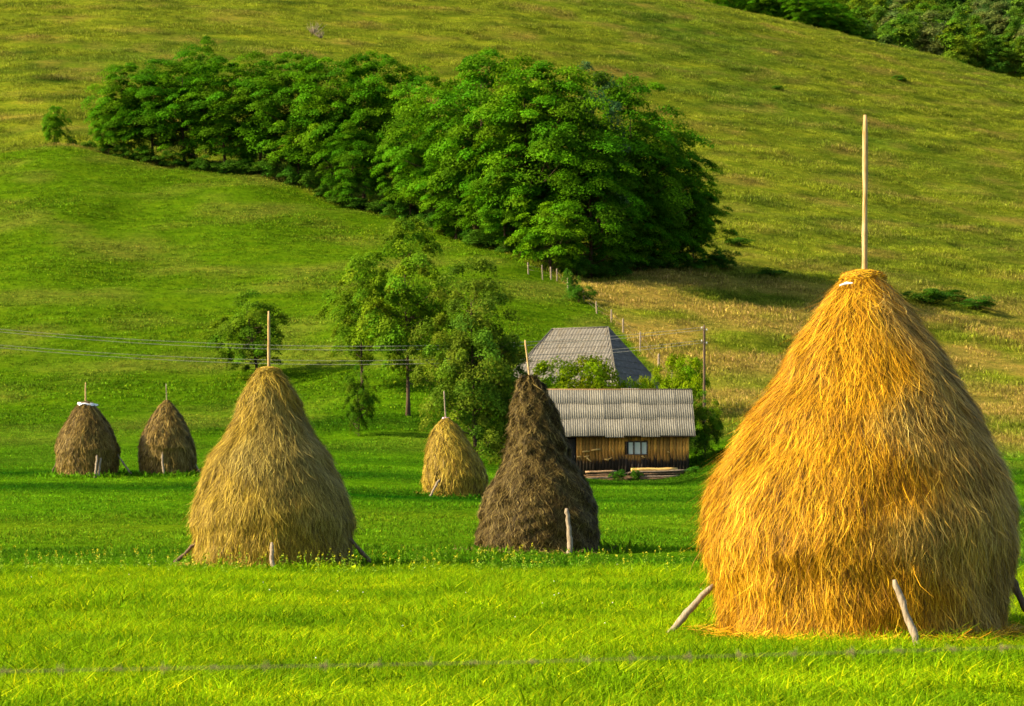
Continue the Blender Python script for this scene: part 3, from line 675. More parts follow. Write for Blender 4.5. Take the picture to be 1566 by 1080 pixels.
tree_at(905, copse_y(905) + 8, 96, .9, PALE, 16, 4.4, "tree with a pale grey green crown at the top of the copse", "tree", "trees of the copse on the hillside")
for px, dy, top, sp, k, lab in [(842, 0, 303, .95, 0, "low leafy tree at the front foot of the copse behind the fence posts"),
                                (950, 3, 318, 1.15, 1, "low wide tree at the front foot of the copse, right of the fence posts"),
                                (1010, 1, 330, 1.0, 0, "low tree filling the right front foot of the copse"),
                                (760, 1, 318, .7, 1, "low tree at the copse's left front foot above the green slope")]:
    Y = copse_y(px) + 3 + dy; tree_at(px, Y, top, sp, LOWT[k], 8, 3.6, lab, "tree", "trees of the copse on the hillside")

SHRUB = [make_tree(140 + i, 2.4, 1.5, 26, 3600, .16, .55, flat=.7, base=.0, col=(.050, .150, .008), trunk=.05, multi=3) for i in range(3)]
def shrub(px, Y, h, w, label, group=None, k=0, name="shrub"):
    p = P(px, Y, -.05); return place_tree(name, SHRUB[k % 3], p, rnd.uniform(0, 6.28), (w / 1.5, w / 1.5, h / 2.4), label, "shrub", group)
# the shrubs that edge the copse
n_edge = 0
for px in list(range(110, 560, 26)) + list(range(560, 800, 24)) + [880, 915, 945, 985, 1020, 1055, 1085, 1105]:
    Y = copse_y(px) + rnd.uniform(1.2, 3.2)
    q_ = .55 if px < 175 else 1
    shrub(px, Y, q_ * rnd.uniform(1.2, 2.4), q_ * rnd.uniform(1.4, 2.3), "dark undergrowth shrub " + ("by the lone tree at the copse's far left" if px < 150 else "along the foot of the copse's left row" if px < 480 else "at the foot of the dip in the copse" if px < 690 else "under the copse's big right mass"), "shrubs along the foot of the copse", n_edge); n_edge += 1
tree_at(84, 229, 160, .50, LOWT[0], 8, 3.6, "small lone tree on the crest at the far left, left of the copse", "tree", None)
for px, Y, h, w, lab in [(1376, 390, 1.3, 1.6, "small dark bush alone on the upper pasture, right of the big haystack's pole"), (1190, 345, 1.0, 1.2, "tiny dark bush on the pasture left of the big haystack's pole"),
                         (1413, 204, 1.6, 2.6, "dark bush on the pasture just right of the big haystack's shoulder"), (1450, 208, 1.2, 2.2, "low bush at the right on the pasture between two others"), (1495, 205, 1.5, 2.2, "low bush on the pasture nearest the right edge"),
                         (885, 168, 1.7, 1.2, "dark round bush by the fence line above the hipped roof"), (875, 171, 2.4, .8, "thin pale bush beside the fence line above the hipped roof"),
                         (1130, 222, 1.1, 1.6, "low bush on the pasture at the right of the copse"), (1180, 205, 1.0, 1.7, "low bush on the pasture between the copse and the big haystack")]:
    shrub(px, Y, h, w, lab, None, n_edge); n_edge += 1

# garden trees round the farm
PEAR = make_tree(150, 10.5, 3.7, 165, 34000, .175, .62, flat=.7, base=.20, col=(.115, .225, .006), trunk=.14, shape='oval', colvar=.35, bare=.25)
WILLOW = make_tree(151, 11, 3.3, 190, 40000, .165, .64, flat=.85, base=.03, col=(.105, .190, .011), trunk=.15, shape='oval', colvar=.35, bare=.25)
APPLE = make_tree(152, 6, 2.6, 110, 20000, .15, .55, flat=.7, base=.06, col=(.085, .18, .006), trunk=.12, colvar=.3, bare=.4)
BUSHY = make_tree(153, 4, 2.7, 90, 19000, .16, .6, flat=.7, base=.05, col=(.18, .31, .004), trunk=.08, multi=3)
tree_at(620, 123, 336, .88, PEAR, 10.5, 3.6, "tall airy fruit tree with yellow green leaves on the slope", "tree", None)
tree_at(556, 131, 400, .8, PEAR, 10.5, 3.6, "fruit tree half hidden behind the left side of the airy one", "tree", None, rz=2.0)
tree_at(724, 106, 402, .88, WILLOW, 11, 3.3, "dense olive green tree behind the small yellowish haystack", "tree", None)
tree_at(776, 107, 520, .62, WILLOW, 11, 3.3, "lower olive green tree between the dense tree and the dark haystack", "tree", None, rz=1.2)
tree_at(392, 140, 448, 1.05, APPLE, 6, 2.6, "small leaning apple tree behind the tall straw coloured haystack", "tree", None, rz=.6).rotation_euler[1] = R(-8)
tree_at(549, 116, 560, .42, APPLE, 6, 2.6, "thin young sapling on the slope below the fruit trees", "tree", None)
tree_at(878, 126, 541, .98, BUSHY, 4, 2.7, "rounded bright green bush in front of the hipped roof", "tree", None)
tree_at(975, 127, 573, .5, BUSHY, 4, 2.7, "low green bush at the right corner of the hipped roof", "tree", None, rz=1)
tree_at(1043, 134, 538, .6, BUSHY, 4, 2.7, "spiky green bush left of the power pole", "tree", None, rz=3)
tree_at(1078, 119, 600, .5, APPLE, 6, 2.6, "small dark tree at the right end of the barn", "tree", None)

# ------------------------------------------------------------------ woods behind the ridge
FARW = [make_tree(160 + i, 20, 4.0, 70, 9500, .52, 1.7, flat=.6, base=.12, col=((.085, .20, .014), (.115, .23, .012), (.060, .145, .022), (.12, .18, .045))[i], trunk=.22, shape=('broad', 'oval', 'cone', 'oval')[i], colvar=.3, bare=.5 if i == 3 else .1) for i in range(4)]
ORD = ['leftmost'] + [w + ' from the left' for w in 'second third fourth fifth sixth seventh eighth ninth tenth eleventh twelfth'.split()] + ['rightmost']
for i, (px, Y, top) in enumerate(sorted([(1105, 452, -45), (1135, 455, -35), (1165, 452, -20), (1195, 455, -30), (1222, 450, -12), (1250, 452, -5), (1280, 455, 8), (1302, 456, 22), (1180, 470, -50), (1240, 470, -40), (1150, 474, -60), (1120, 470, -60), (1272, 466, -8)])):
    Y += 8; r = tree_at(px, Y, top, 1.0, BROAD[i % 5], 16, 5.2, ORD[i] + " of the dark trees just behind the hill's skyline", "tree", "dark trees just behind the skyline")
rg = np.random.default_rng(9); nfar = 0
for row, Y in enumerate(np.arange(575, 760, 9.5)):
    for px in np.arange(1215 + (row % 2) * 18, 1640, 8.2 * F / Y):
        k = int(rg.choice(4, p=[.33, .3, .25, .12])); YY = Y + rg.normal(0, 2.2); pp = px + rg.normal(0, 8)
        p = P(pp, YY, -.5); s = rg.uniform(.75, 1.15)
        place_tree("forest_tree", FARW[k], p, rg.uniform(0, 6.28), (s * 1.15, s * 1.15, s), ("round leafy tree", "tall oval leafy tree", "dark pointed tree", "sparse pale tree with a bare trunk")[k] + " in the distant forest at upper right", "tree", "trees of the distant forest"); nfar += 1

# ------------------------------------------------------------------ barn
def plank_mat(name):
    m, n, l, b = mat_new(name)
    oi = n.new("ShaderNodeObjectInfo")
    f = noise_tex(n, l, 5, 7, .7, stretch=(6, 6, .7))
    warm = ramp(n, l, f, [(.3, (.20, .085, .014)), (.5, (.42, .21, .033)), (.72, (.66, .39, .085))])
    tone = ramp(n, l, oi.outputs["Random"], [(0, (.5, .5, .5)), (.5, (.95, .9, .9)), (1, (1.5, 1.4, 1.2))])
    c = mixrgb(n, l, 1, warm, tone, 'MULTIPLY')
    # boards darken towards the foot: height above the sill, ragged
    tc = n.new("ShaderNodeTexCoord"); sp = n.new("ShaderNodeSeparateXYZ"); l.new(tc.outputs["Object"], sp.inputs[0])
    f2 = noise_tex(n, l, 2.0, 5, .7, stretch=(5, 5, .8))
    ad = n.new("ShaderNodeMath"); ad.operation = 'MULTIPLY_ADD'; l.new(f2, ad.inputs[0]); ad.inputs[1].default_value = -1.5; l.new(sp.outputs[2], ad.inputs[2])
    ad2 = n.new("ShaderNodeMath"); ad2.operation = 'MULTIPLY_ADD'; l.new(oi.outputs["Random"], ad2.inputs[0]); ad2.inputs[1].default_value = -.35; l.new(ad.outputs[0], ad2.inputs[2])
    k = ramp(n, l, ad2.outputs[0], [(0.0, (1, 1, 1)), (.35, (0, 0, 0))])
    c = mixrgb(n, l, k, c, (.022, .017, .012)); l.new(c, b.inputs["Base Color"]); bump(n, l, b, f, .6, .01)
    return m
M_PLANK = plank_mat("barn_boards")
M_NEWWOOD = wood_mat("fresh_wood", (.42, .25, .06), (.58, .38, .12), (.68, .48, .2), (2, 8, 8))
M_OLDWOOD = wood_mat("old_grey_wood", (.10, .075, .055), (.22, .17, .13), (.36, .29, .22), (2, 9, 9))
M_BROWNWOOD = wood_mat("brown_wood", (.06, .035, .02), (.13, .08, .045), (.26, .17, .10), (2, 9, 9))
def sheet_mat(name, lo, mid, hi):
    m, n, l, b = mat_new(name); oi = n.new("ShaderNodeObjectInfo")
    f = noise_tex(n, l, 2.5, 8, .7, stretch=(4, 1, 1)); c = ramp(n, l, f, [(.2, tuple(q * .75 for q in lo)), (.5, tuple(q * .62 for q in mid)), (.85, tuple(q * .66 for q in hi))])
    f3 = noise_tex(n, l, 1.1, 5, .7, stretch=(3.5, .8, 1)); c = mixrgb(n, l, ramp(n, l, f3, [(.54, (0, 0, 0)), (.66, (.7, .7, .7))]), c, (.10, .085, .055)); f4 = noise_tex(n, l, 1.7, 4, .7, stretch=(4, .5, 1)); c = mixrgb(n, l, ramp(n, l, f4, [(.60, (0, 0, 0)), (.70, (.6, .6, .6))]), c, (.42, .41, .36))
    t = ramp(n, l, oi.outputs["Random"], [(0, (.80, .80, .78)), (.6, (1, 1, 1)), (1, (1.22, 1.2, 1.15))])
    l.new(mixrgb(n, l, 1, c, t, 'MULTIPLY'), b.inputs["Base Color"]); b.inputs["Roughness"].default_value = .9; return m
M_SHEET = sheet_mat("cement_sheet", (.13, .128, .105), (.26, .255, .215), (.37, .365, .32))
M_SHEET2 = sheet_mat("old_cement_sheet", (.08, .076, .066), (.19, .183, .165), (.32, .31, .28))
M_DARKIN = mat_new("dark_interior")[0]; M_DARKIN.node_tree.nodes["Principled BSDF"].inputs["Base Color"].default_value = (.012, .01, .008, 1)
M_GLASS, n_, l_, b_ = mat_new("window_glass"); b_.inputs["Base Color"].default_value = (.05, .06, .06, 1); b_.inputs["Roughness"].default_value = .08; b_.inputs["Specular IOR Level"].default_value = .6
M_CURT = mat_new("curtain")[0]; M_CURT.node_tree.nodes["Principled BSDF"].inputs["Base Color"].default_value = (.50, .56, .50, 1)

def corr_sheet(w, h, waves, amp=.028, th=.012, taper=None):
    """one corrugated sheet lying in its local xy plane"""
    nx = waves * 6; xs = np.linspace(0, w, nx + 1); zs = amp * np.sin(xs / w * waves * 2 * np.pi)
    V = []
    for y in (0, h):
        for s in (0, -th):
            V += [(x, y, z + s) for x, z in zip(xs, zs)]
    k = nx + 1; Q = []
    for i in range(nx):
        Q += [(i, i + 1, 2 * k + i + 1, 2 * k + i), (k + i, 3 * k + i, 3 * k + i + 1, k + i + 1), (i, k + i, k + i + 1, i + 1), (2 * k + i, 2 * k + i + 1, 3 * k + i + 1, 3 * k + i)]
    return mesh_np("roof_sheet", V, np.array(Q))

def barn():
    Yf = 115.0; xl = (832 - CX) * Yf / F; xr = (1054 - CX) * Yf / F; W = xr - xl; D = 5.4
    zb = zpy(727, Yf); ztop = zpy(667, Yf) - .02; h = ztop - zb
    root = empty("barn", (xl, Yf, zb), "long low plank barn with a grey corrugated roof behind the dark haystack", "barn")
    rg = np.random.default_rng(21)
    # inner box, the darkness behind the boards
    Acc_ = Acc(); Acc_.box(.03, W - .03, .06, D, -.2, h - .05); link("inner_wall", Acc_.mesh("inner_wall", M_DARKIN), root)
    Acc_ = Acc(); Acc_.box(-.04, W + .04, -.06, D + .05, -.55, -.02); link("sill_beam", Acc_.mesh("sill_beam", M_BROWNWOOD), root)
    bw = .185; nb = int(W / bw); bw = W / nb; base = Acc(); base.box(.008, bw - .010, -.028, 0.0, 0, h + .02); pm = base.mesh("plank", M_PLANK)
    wx0, wx1 = (957 - 832) / F * Yf, (991 - 832) / F * Yf; wz0, wz1 = zpy(696, Yf) - zb, zpy(674, Yf) - zb
    dx0, dx1 = (868 - 832) / F * Yf, (881 - 832) / F * Yf
    short_lo = Acc(); short_lo.box(.008, bw - .010, -.028, 0, 0, wz0); short_lo = short_lo.mesh("plank", M_PLANK)
    short_hi = Acc(); short_hi.box(.008, bw - .010, -.028, 0, wz1, h + .02); short_hi = short_hi.mesh("plank", M_PLANK)
    for i in range(nb):
        x = i * bw; c = x + bw / 2; dy = -rg.uniform(0, .03); rot = rg.normal(0, .004)
        if dx0 < c < dx1: continue
        for me in ([short_lo, short_hi] if wx0 < c < wx1 else [pm]):
            o = link("plank", me, root, (x, dy, rg.uniform(-.05, .02))); o.rotation_euler[1] = rot
            if me is pm: o.scale[2] = rg.uniform(.985, 1.01)
    # door
    d = link("door", Acc().box(dx0 + .02, dx1 - .02, .01, .04, 0, h - .15).mesh("door", wood_mat("dark_door", (.015, .012, .01), (.03, .024, .018), (.05, .04, .03))), root)
    link("door_handle", Acc().box(dx1 - .10, dx1 - .07, -.03, .008, 1.0, 1.14).mesh("door_handle", M_OLDWOOD), d)
    # window
    w = link("window", Acc().box(wx0 + .02, wx1 - .02, .03, .045, wz0 + .03, wz1 - .03).mesh("window", M_GLASS), root)
    fr = Acc(); t = .05
    for a, b_2 in ((wx0, wx0 + t), (wx1 - t, wx1), (wx0 + (wx1 - wx0) * .36, wx0 + (wx1 - wx0) * .36 + .035), (wx0 + (wx1 - wx0) * .68, wx0 + (wx1 - wx0) * .68 + .035)): fr.box(a, b_2, -.045, .02, wz0 + t, wz1 - t)
    fr.box(wx0, wx1, -.05, .02, wz0, wz0 + t); fr.box(wx0, wx1, -.05, .02, wz1 - t, wz1)
    link("window_frame", fr.mesh("window_frame", M_BROWNWOOD), w)
    for a, b_2 in ((.13, .32), (.40, .65), (.72, .93)):
        xs = np.linspace(wx0 + (wx1 - wx0) * a, wx0 + (wx1 - wx0) * b_2, 9); V = []
        for z in (wz0 + .06, wz1 - .1):
            V += [(x, .022 + .006 * math.sin(q * 2.1), z) for q, x in enumerate(xs)]
        link("curtain", mesh_np("curtain", V, np.array([(q, q + 1, q + 10, q + 9) for q in range(8)]), M_CURT), w)
    # pale offcuts nailed on the boards
    for (px0, py0, px1, py1, tk) in [(890, 691, 902, 690, .10), (904, 689, 918, 687, .12), (893, 699, 901, 697, .09), (897, 700, 904, 706, .10), (924, 702, 931, 704, .10), (929, 703, 936, 700, .07), (936, 687, 938, 692, .05), (981, 698, 986, 700, .08), (1020, 691, 1024, 692, .06), (882, 698, 889, 699, .07)]:
        a = np.array(at(px0, py0, Yf)) - np.array((xl, Yf, zb)); b2 = np.array(at(px1, py1, Yf)) - np.array((xl, Yf, zb))
        a[1] = b2[1] = -.085; link("nailed_offcut", Acc().tube([a, (a + b2) / 2 + np.array((0, 0, rg.normal(0, .01))), b2], [tk * .42, tk * .5, tk * .36], 6).mesh("nailed_offcut", M_NEWWOOD), root)
    # roof: sheets on rafters
    ox0 = (816 - CX) * Yf / F - xl; ox1 = W + .33; rise = zpy(597, Yf + 2.6) - zpy(667, Yf - .45); run = 3.05
    L = math.hypot(rise, run); ang = math.atan2(rise, run); e0 = np.array((0, -.45, ztop - zb))
    roof = link("roof", Acc().add([(ox0, -.42, h - .03), (ox1, -.42, h - .03), (ox1, -.45 + run, h + rise - .07), (ox0, -.45 + run, h + rise - .07), (ox0, -.45 + 2 * run, h - .03), (ox1, -.45 + 2 * run, h - .03)],
        [(0, 1, 2, 3), (3, 2, 5, 4)], ).mesh("roof", M_BROWNWOOD), root)
    ncol = 9; cw = (ox1 - ox0) / ncol; rows = [(0, .38), (.36, .70), (.68, 1.0)]
    for r, (a, b2) in enumerate(rows):
        me = corr_sheet(cw + .02, L * (b2 - a) + .02, 8, amp=.021); me.materials.append(M_SHEET)
        for c in range(ncol):
            for side in (0, 1):
                o = link("roof_sheet", me, roof); dz = .012 * r + .006 * (c % 2) + rg.uniform(0, .006)
                jx = rg.normal(0, .02); jy = rg.normal(0, .045)
                if side == 0:
                    o.rotation_euler = (ang, 0, rg.normal(0, .004)); y = -.45 + (a * L + jy) * math.cos(ang); z = h + (a * L + jy) * math.sin(ang)
                    o.location = (ox0 + c * cw + jx, y - math.sin(ang) * (dz + .03), z + math.cos(ang) * (dz + .03))
                else:
                    o.rotation_euler = (ang, 0, math.pi); y = -.45 + 2 * run - a * L * math.cos(ang); z = h + a * L * math.sin(ang)
                    o.location = (ox0 + (c + 1) * cw + jx, y + math.sin(ang) * (dz + .03), z + math.cos(ang) * (dz + .03))
    rc = Acc().tube([(ox0 - .03, -.45 + run, h + rise + .045), ((ox0 + ox1) / 2, -.45 + run, h + rise + .035), (ox1 + .03, -.45 + run, h + rise + .05)], .06, 8).mesh("ridge_cap", wood_mat("rusty_ridge", (.12, .07, .03), (.2, .12, .06), (.3, .2, .1), (2, 8, 8)))
    link("ridge_cap", rc, roof)
    link("gable", Acc().add([(W, 0, h - .05), (W, D, h - .05), (W, D / 2, h + rise * .86), (W - .03, 0, h - .05), (W - .03, D, h - .05), (W - .03, D / 2, h + rise * .86)], [(0, 1, 4, 3), (1, 2, 5, 4), (2, 0, 3, 5)], [(0, 1, 2), (5, 4, 3)]).mesh("gable", M_BROWNWOOD), root)
    # timber stacked against the wall
    def timber(px0, px1, py, th, dep, mat, lab, grp, tilt=0, Yt=None):
        Yt = Yt or Yf - .75 + dep; a = at(px0, py, Yt); b2 = at(px1, py - tilt, Yt); hh = th
        d = (b2 - a).normalized(); up = Vector((0, 0, 1)); sdv = Vector((0, 1, 0)); rgx = random.Random(int(px0 * 7 + py)); V = []; nseg = 5
        for q in range(nseg + 1):
            c = a.lerp(b2, q / nseg) + Vector((0, rgx.uniform(-.02, .02), rgx.uniform(-.015, .015)))
            for (sy, sz) in ((-1, -1), (1, -1), (1, 1), (-1, 1)): V.append(c + sdv * sy * .13 * rgx.uniform(.85, 1.1) + up * sz * hh / 2 * rgx.uniform(.85, 1.1))
        Q = [(q * 4 + k, q * 4 + (k + 1) % 4, q * 4 + 4 + (k + 1) % 4, q * 4 + 4 + k) for q in range(nseg) for k in range(4)] + [(3, 2, 1, 0), (nseg * 4, nseg * 4 + 1, nseg * 4 + 2, nseg * 4 + 3)]
        V = [v - a for v in V]; o = link("timber", mesh_np("timber", V, np.array(Q), mat), None, a); tag(o, lab, "timber", grp)
    g1, g2 = "boards piled left under the barn wall", "boards piled right under the barn wall"
    timber(893, 942, 737, .10, 0, M_BROWNWOOD, "lowest board of the left pile under the barn wall", g1, 3.0)
    timber(898, 938, 732, .10, .05, M_OLDWOOD, "third board down in the left pile under the barn wall", g1, 2)
    timber(893, 940, 727.5, .10, .02, M_BROWNWOOD, "second board down in the left pile under the barn wall", g1, 2)
    timber(895, 943, 722, .12, .04, wood_mat("tan_wood", (.22, .13, .07), (.36, .23, .13), (.46, .32, .2), (2, 9, 9)), "tan board on top of the left pile under the barn wall", g1, 1)
    timber(955, 1030, 733, .11, .02, M_BROWNWOOD, "lowest dark board of the right pile under the barn wall", g2, 1.5)
    timber(976, 1040, 729.5, .10, .06, M_OLDWOOD, "grey board third down in the right pile under the barn wall", g2, 2)
    timber(960, 1044, 726, .10, .03, M_BROWNWOOD, "brown board fourth from the bottom in the right pile", g2, 2.5)
    timber(966, 1054, 722, .10, .0, M_OLDWOOD, "long grey board just below the yellow one at the barn wall", g2, 2.5)
    timber(965, 1036, 718.5, .20, .05, M_NEWWOOD, "fresh yellow beam lying on the right pile under the barn wall", g2, .5)
    timber(950, 968, 726.5, .06, -.25, M_OLDWOOD, "pale grey board sloping up to the right pile at the barn wall", g2, 5)
    timber(1036, 1056, 719, .09, .05, M_OLDWOOD, "short weathered board beyond the yellow beam's right end", g2, -1)
barn()
for px, w, h, lab in [(946, .5, .75, "weedy green bush growing between the two board piles"), (972, .35, .85, "thin green weed in front of the yellow beam"), (1062, .6, .5, "dark low bush at the barn's right corner")]:
    shrub(px, 113.9, h, w, lab, None, 1)

# ------------------------------------------------------------------ farmhouse with a hipped roof
def house():
    c = np.array((5.05, 139.8)); u = np.array((.915, -.403)); v = np.array((.403, .915)); a, b = 4.4, 4.9
    zE = zpy(592, 134.5); zR = zpy(503, 139.8); zG = zpy(642, 136) - .6
    root = empty("farmhouse", (c[0], c[1], zG), "old farmhouse with a steep grey hipped roof behind the barn", "house", rz=math.atan2(u[1], u[0]))
    hE = zE - zG; hR = zR - zG; rl = 2.1; wall_m = wood_mat("log_wall", (.10, .07, .05), (.17, .12, .08), (.25, .18, .12), (1, 1, 8))
    link("wall", Acc().box(-a + .5, a - .5, -b + .5, b - .5, 0, hE + .15).mesh("wall", wall_m), root)
    for x in (-1.6, 1.4):
        w = link("window", Acc().box(x - .4, x + .4, -b + .47, -b + .495, .9, 1.8).mesh("window", M_GLASS), root)
        fr = Acc(); fr.box(x - .48, x - .4, -b + .42, -b + .5, .82, 1.88); fr.box(x + .4, x + .48, -b + .42, -b + .5, .82, 1.88); fr.box(x - .4, x + .4, -b + .42, -b + .5, 1.8, 1.88); fr.box(x - .4, x + .4, -b + .42, -b + .5, .82, .9)
        link("window_frame", fr.mesh("window_frame", M_PLASTIC), w)
    E = [np.array(p) for p in ((-a, -b, hE), (a, -b, hE), (a, b, hE), (-a, b, hE))]; R0 = np.array((-rl - .3, 0, hR)); R1 = np.array((rl - .3, 0, hR))
    roof = link("roof", Acc().add([E[0], E[1], E[2], E[3], R0, R1], [(0, 1, 5, 4), (2, 3, 4, 5)], [(1, 2, 5), (3, 0, 4)]).mesh("roof", M_DARKIN), root)
    # each slope: courses of corrugated cladding following the slope, clipped to its outline
    def slope(P0, P1, T1, T0):
        acc = Acc(); n = np.cross(P1 - P0, T0 - P0); n /= np.linalg.norm(n); ncourse = 9
        Lb = np.linalg.norm(P1 - P0); per = .24
        for k in range(ncourse):
            t0, t1 = k / ncourse, (k + 1) / ncourse + .02; t1 = min(t1, 1)
            A0, A1 = P0 + (T0 - P0) * t0, P1 + (T1 - P1) * t0; B0, B1 = P0 + (T0 - P0) * t1, P1 + (T1 - P1) * t1
            e = (P1 - P0) / Lb; a0, a1, b0, b1 = [(q - P0).dot(e) for q in (A0, A1, B0, B1)]
            lo0, hi0 = min(a0, b0), max(a1, b1); m = max(3, int((a1 - a0) / (per / 4))); s = np.linspace(0, 1, m + 1)
            rowA = a0 + (a1 - a0) * s; rowB = np.clip(rowA, b0, b1); V = []
            hA = (A0 - P0) - e * a0; hB = (B0 - P0) - e * b0
            for x, y in zip(rowA, rowB): V.append(P0 + e * x + hA + n * (.045 + .034 * math.sin(x / per * 2 * math.pi) + .02))
            for x, y in zip(rowA, rowB): V.append(P0 + e * y + hB + n * (.03 + .034 * math.sin(x / per * 2 * math.pi)))
            acc.add(V, [(i, i + 1, m + 1 + i + 1, m + 1 + i) for i in range(m)])
        return acc
    for (p0, p1, t1, t0) in ((E[0], E[1], R1, R0), (E[2], E[3], R0, R1), (E[1], E[2], R1, R1), (E[3], E[0], R0, R0)):
        o = link("roof_cladding", slope(p0, p1, t1, t0).mesh("roof_cladding", M_SHEET2), roof); o['kind'] = 'stuff'
    for (p, q) in ((E[0], R0), (E[1], R1), (E[2], R1), (E[3], R0), (R0, R1)):
        link("ridge_cap", Acc().tube([p + (0, 0, .06), (p + q) / 2 + (0, 0, .07), q + (0, 0, .08)], .05, 7).mesh("ridge_cap", M_SHEET2), roof)
house()

# ------------------------------------------------------------------ boundary fence along the crest and down the hill
def fence():
    root = empty("fence", P(850, float(crest(850)) + .3), "wire fence on grey wooden posts running down the hill beside the copse", "fence")
    o0 = np.array(root.location); tops = []
    for i, (px, top, bot, w) in enumerate([(808, 401, 419, .13), (830, 405, 428, .10), (843, 408, 428, .16), (852, 411, 430, .12), (869, 425, 445, .12), (893, 447, 463, .12), (913, 464, 480, .13), (935, 474, 494, .14), (953, 487, 509, .15), (979, 507, 537, .14), (1007, 541, 567, .17), (1028, 565, 585, .12)]):
        # distance at which the ground shows at the post's foot
        Ys = np.arange(125, 200, .25); g = np.array([HY - (float(ground((px - CX) * y / F, y)) - CH) * F / y for y in Ys]); Y = float(Ys[np.argmin(np.abs(g - bot))])
        foot = np.array(P(px, Y, -.2)); h = max(1.0, (bot - top) * Y / F); lean = np.array((rnd.uniform(-.08, .08), 0, 0))
        t = foot + np.array((0, 0, h + .2)) + lean; tops.append(t)
        link("post", pole_mesh("post", foot - o0, t - o0, w * .5, w * .45, M_GREYPOLE, 300 + i, .004), root)
    for fr in (.25, .6):
        acc = Acc()
        for a, b in zip(tops[:-1], tops[1:]): acc.tube([a - o0 - (0, .07, fr), (a + b) / 2 - o0 - (0, .07, fr + .06), b - o0 - (0, .07, fr)], .006, 3)
        link("fence_wire", acc.mesh("fence_wire", M_OLDWOOD), root)
fence()

# ------------------------------------------------------------------ power line
def power():
    m, n, l, b = mat_new("insulator"); b.inputs["Base Color"].default_value = (.75, .74, .7, 1); b.inputs["Roughness"].default_value = .3
    mw, n2, l2, b2 = mat_new("line_wire"); b2.inputs["Base Color"].default_value = (.36, .35, .28, 1); b2.inputs["Roughness"].default_value = .5
    ends = {}
    for key, px, Y, top, lab in (("r", 1077, 131.0, 497, "slim wooden power pole with white insulators right of the barn"), ("l", -260, 104.0, 470, "wooden power pole at the far end of the wires on the left")):
        p = P(px, Y, -.3); t = at(px, top, Y); root = empty("power_pole", p, lab, "power pole", "poles of the power line")
        L = t.z - p.z; link("pole", pole_mesh("pole", (0, 0, 0), (0, 0, L), .10, .07, M_DARKPOLE, 7, .003), root)
        e = []
        for q, (py, sx) in enumerate([(503, -.16), (506, .16), (523, -.16), (526, .16)]):
            z = (zpy(py, 131.0) - zpy(497, 131.0)) + L; 
            link("insulator_pin", Acc().tube([(0, 0, z - .06), (sx, 0, z - .06), (sx, 0, z)], .014, 5).mesh("insulator_pin", M_DARKPOLE), root)
            link("insulator", Acc().tube([(sx, 0, z), (sx, 0, z + .05), (sx, 0, z + .10), (sx, 0, z + .14)], [.03, .055, .045, .02], 8).mesh("insulator", m, True), root)
            e.append(np.array(p) + np.array((sx, 0, z + .1)))
        ends[key] = e
    for i in range(4):
        a, b_ = ends['l'][i], ends['r'][i]; t = np.linspace(0, 1, 40)[:, None]; sag = (1.55 + .1 * (i % 2)) * 4 * t * (1 - t)
        pts = a + (b_ - a) * t - sag * np.array([[0, 0, 1.0]])
        o = link("power_wire", Acc().tube(pts - a, .013, 4).mesh("power_wire", mw), None, a)
        tag(o, ["upper front wire of the power line crossing the left hillside", "upper back wire of the power line crossing the left hillside", "lower front wire of the power line crossing the left hillside", "lower back wire of the power line crossing the left hillside"][i], "wire", "wires of the power line")
power()

# ------------------------------------------------------------------ barbed wire close to the camera
def barbed():
    Y = 4.0; root = empty("barbed_wire_fence", (0, Y, 0), "single strand of rusty barbed wire stretched close to the camera", "fence")
    rg = np.random.default_rng(4); m, n, l, b = mat_new("rusty_wire"); b.inputs["Base Color"].default_value = (.22, .17, .10, 1); b.inputs["Roughness"].default_value = .6; b.inputs["Metallic"].default_value = .3
    pxs = np.array([-700, 0, 780, 1050, 1566, 2200]); pys = np.array([1040, 1027, 1013, 1005, 990, 975]); xs = np.linspace(-1.9, 1.9, 240)
    zl = zpy(np.interp(CX + F * xs / Y, pxs, pys), Y)
    for s in (0, math.pi):
        pts = np.stack([xs, .0008 * np.cos(xs * 90 + s), zl + .0008 * np.sin(xs * 90 + s)], 1)
        link("wire", Acc().tube(pts, .0005, 5).mesh("wire", m), root)
    for i, x in enumerate(np.arange(-1.85, 1.9, .105)):
        x += rg.normal(0, .006); z = np.interp(x, xs, zl); acc = Acc(); t = np.linspace(0, 4 * np.pi, 18)
        acc.tube(np.stack([x + np.linspace(-.009, .009, 18), .0030 * np.cos(t), z + .0030 * np.sin(t)], 1), .0010, 4)
        for sg in (1, -1):
            d = rg.normal(0, 1, 3) * (.4, 1, 1); d /= np.linalg.norm(d); acc.tube([np.array((x + .004 * sg, 0, z)), np.array((x + .004 * sg, 0, z)) + d * .014], [.0011, .0005], 4)
            acc.tube([np.array((x + .004 * sg, 0, z)), np.array((x + .004 * sg, 0, z)) - d * .014], [.0011, .0005], 4)
        link("barb", acc.mesh("barb", m), root)
    for x in (-1.9, 1.9):
        zt = float(np.interp(x, xs, zl)) + .12
        link("post", pole_mesh("post", (x, .05, -.3), (x, .05, zt), .05, .045, M_GREYPOLE, 900 + int(x * 10), .004), root)
barbed()

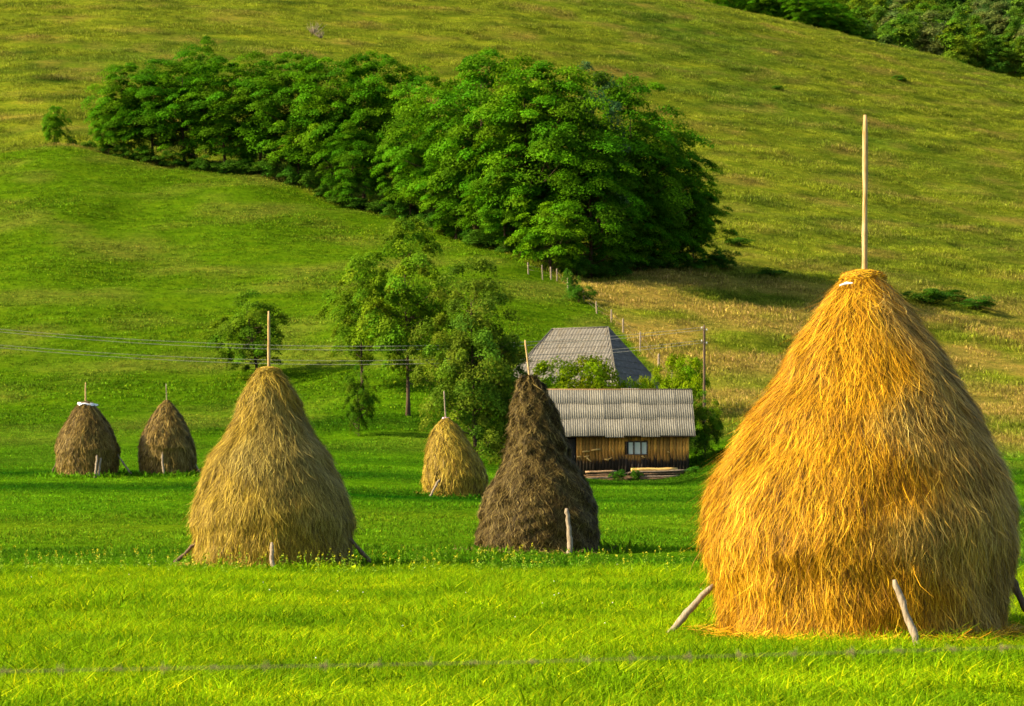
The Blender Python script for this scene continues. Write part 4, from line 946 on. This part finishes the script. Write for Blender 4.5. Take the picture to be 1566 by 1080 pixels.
# ------------------------------------------------------------------ small leftovers in view
def weeds():
    rg = np.random.default_rng(88); n = 420; x, Y = field(n, 36.0, 40.6, 89); acc = Acc(); k = keep(x, Y); x, Y = x[k], Y[k]; V = []; c = []
    for a, b in zip(x, Y):
        z = float(ground(a, b)); h = rg.uniform(.25, .52); lx = rg.normal(0, .05); m = 26
        t = rg.uniform(.25, 1, m)[:, None]; C = np.array([[a, b, z]]) + t * np.array([[lx, 0, h]]) + rg.normal(0, .03, (m, 3)) * (1.3 - t)
        v, q = leaf_quads(C, rg.normal(0, 1, (m, 3)) + (0, -.6, .6), .045, rg, .4); V.append(v); 
        c.append(np.repeat(np.where(t > .82, np.array([[.36, .36, .008]]), np.array([[.15, .27, .004]])), 4, axis=0))
    V = np.concatenate(V); kk = np.arange(len(V) // 4) * 4
    o = link("meadow_weeds", mesh_np("meadow_weeds", V, np.stack([kk, kk + 1, kk + 2, kk + 3], 1), M_STRAW, np.concatenate(c)))
    tag(o, "taller yellow tipped weeds along the edge of the uncut grass", "weeds", kind='stuff')
weeds()

def scrub():
    rg = np.random.default_rng(12)
    for (px, Y, h, lab) in [(478, 325, 2.6, "bare grey dead scrub on the upper pasture above the copse"), (490, 322, 1.3, "smaller bare dead scrub beside the taller one above the copse")]:
        p = P(px, Y, -.1); acc = Acc()
        for k in range(16):
            d = np.array((rg.normal(0, .5), rg.normal(0, .3), 1.0)) * h * rg.uniform(.5, 1); m = d * .5 + rg.normal(0, .12, 3)
            acc.tube([(0, 0, 0), m, d], [.07, .045, .015], 4); acc.tube([m, m + rg.normal(0, .35, 3) + (0, 0, .4)], [.03, .01], 4)
        tag(link("dead_shrub", acc.mesh("dead_shrub", M_GREYPOLE), None, p), lab, "shrub")
    # strip of white plastic tied round the tip of the big stack
    st = next(o for o in COL.objects if o.name == "haystack"); a = at(1284, 437, 23.3 - .26); b_ = at(1304, 433, 23.3 - .34); o0 = np.array(st.location); c = (a + b_) / 2 + Vector((0, -.02, .012))
    V = []
    for q, (v, w) in enumerate(((a, .010), (c, .016), (b_, .007))): V += [np.array(v) - o0 + (0, 0, w), np.array(v) - o0 - (0, 0, w), np.array(v) - o0 + (0, .012, -w), np.array(v) - o0 + (0, .012, w)]
    link("plastic_strip", mesh_np("plastic_strip", V, np.array([(i * 4 + k, i * 4 + (k + 1) % 4, i * 4 + 4 + (k + 1) % 4, i * 4 + 4 + k) for i in range(2) for k in range(4)])[:, ::-1], M_PLASTIC), st)
scrub()
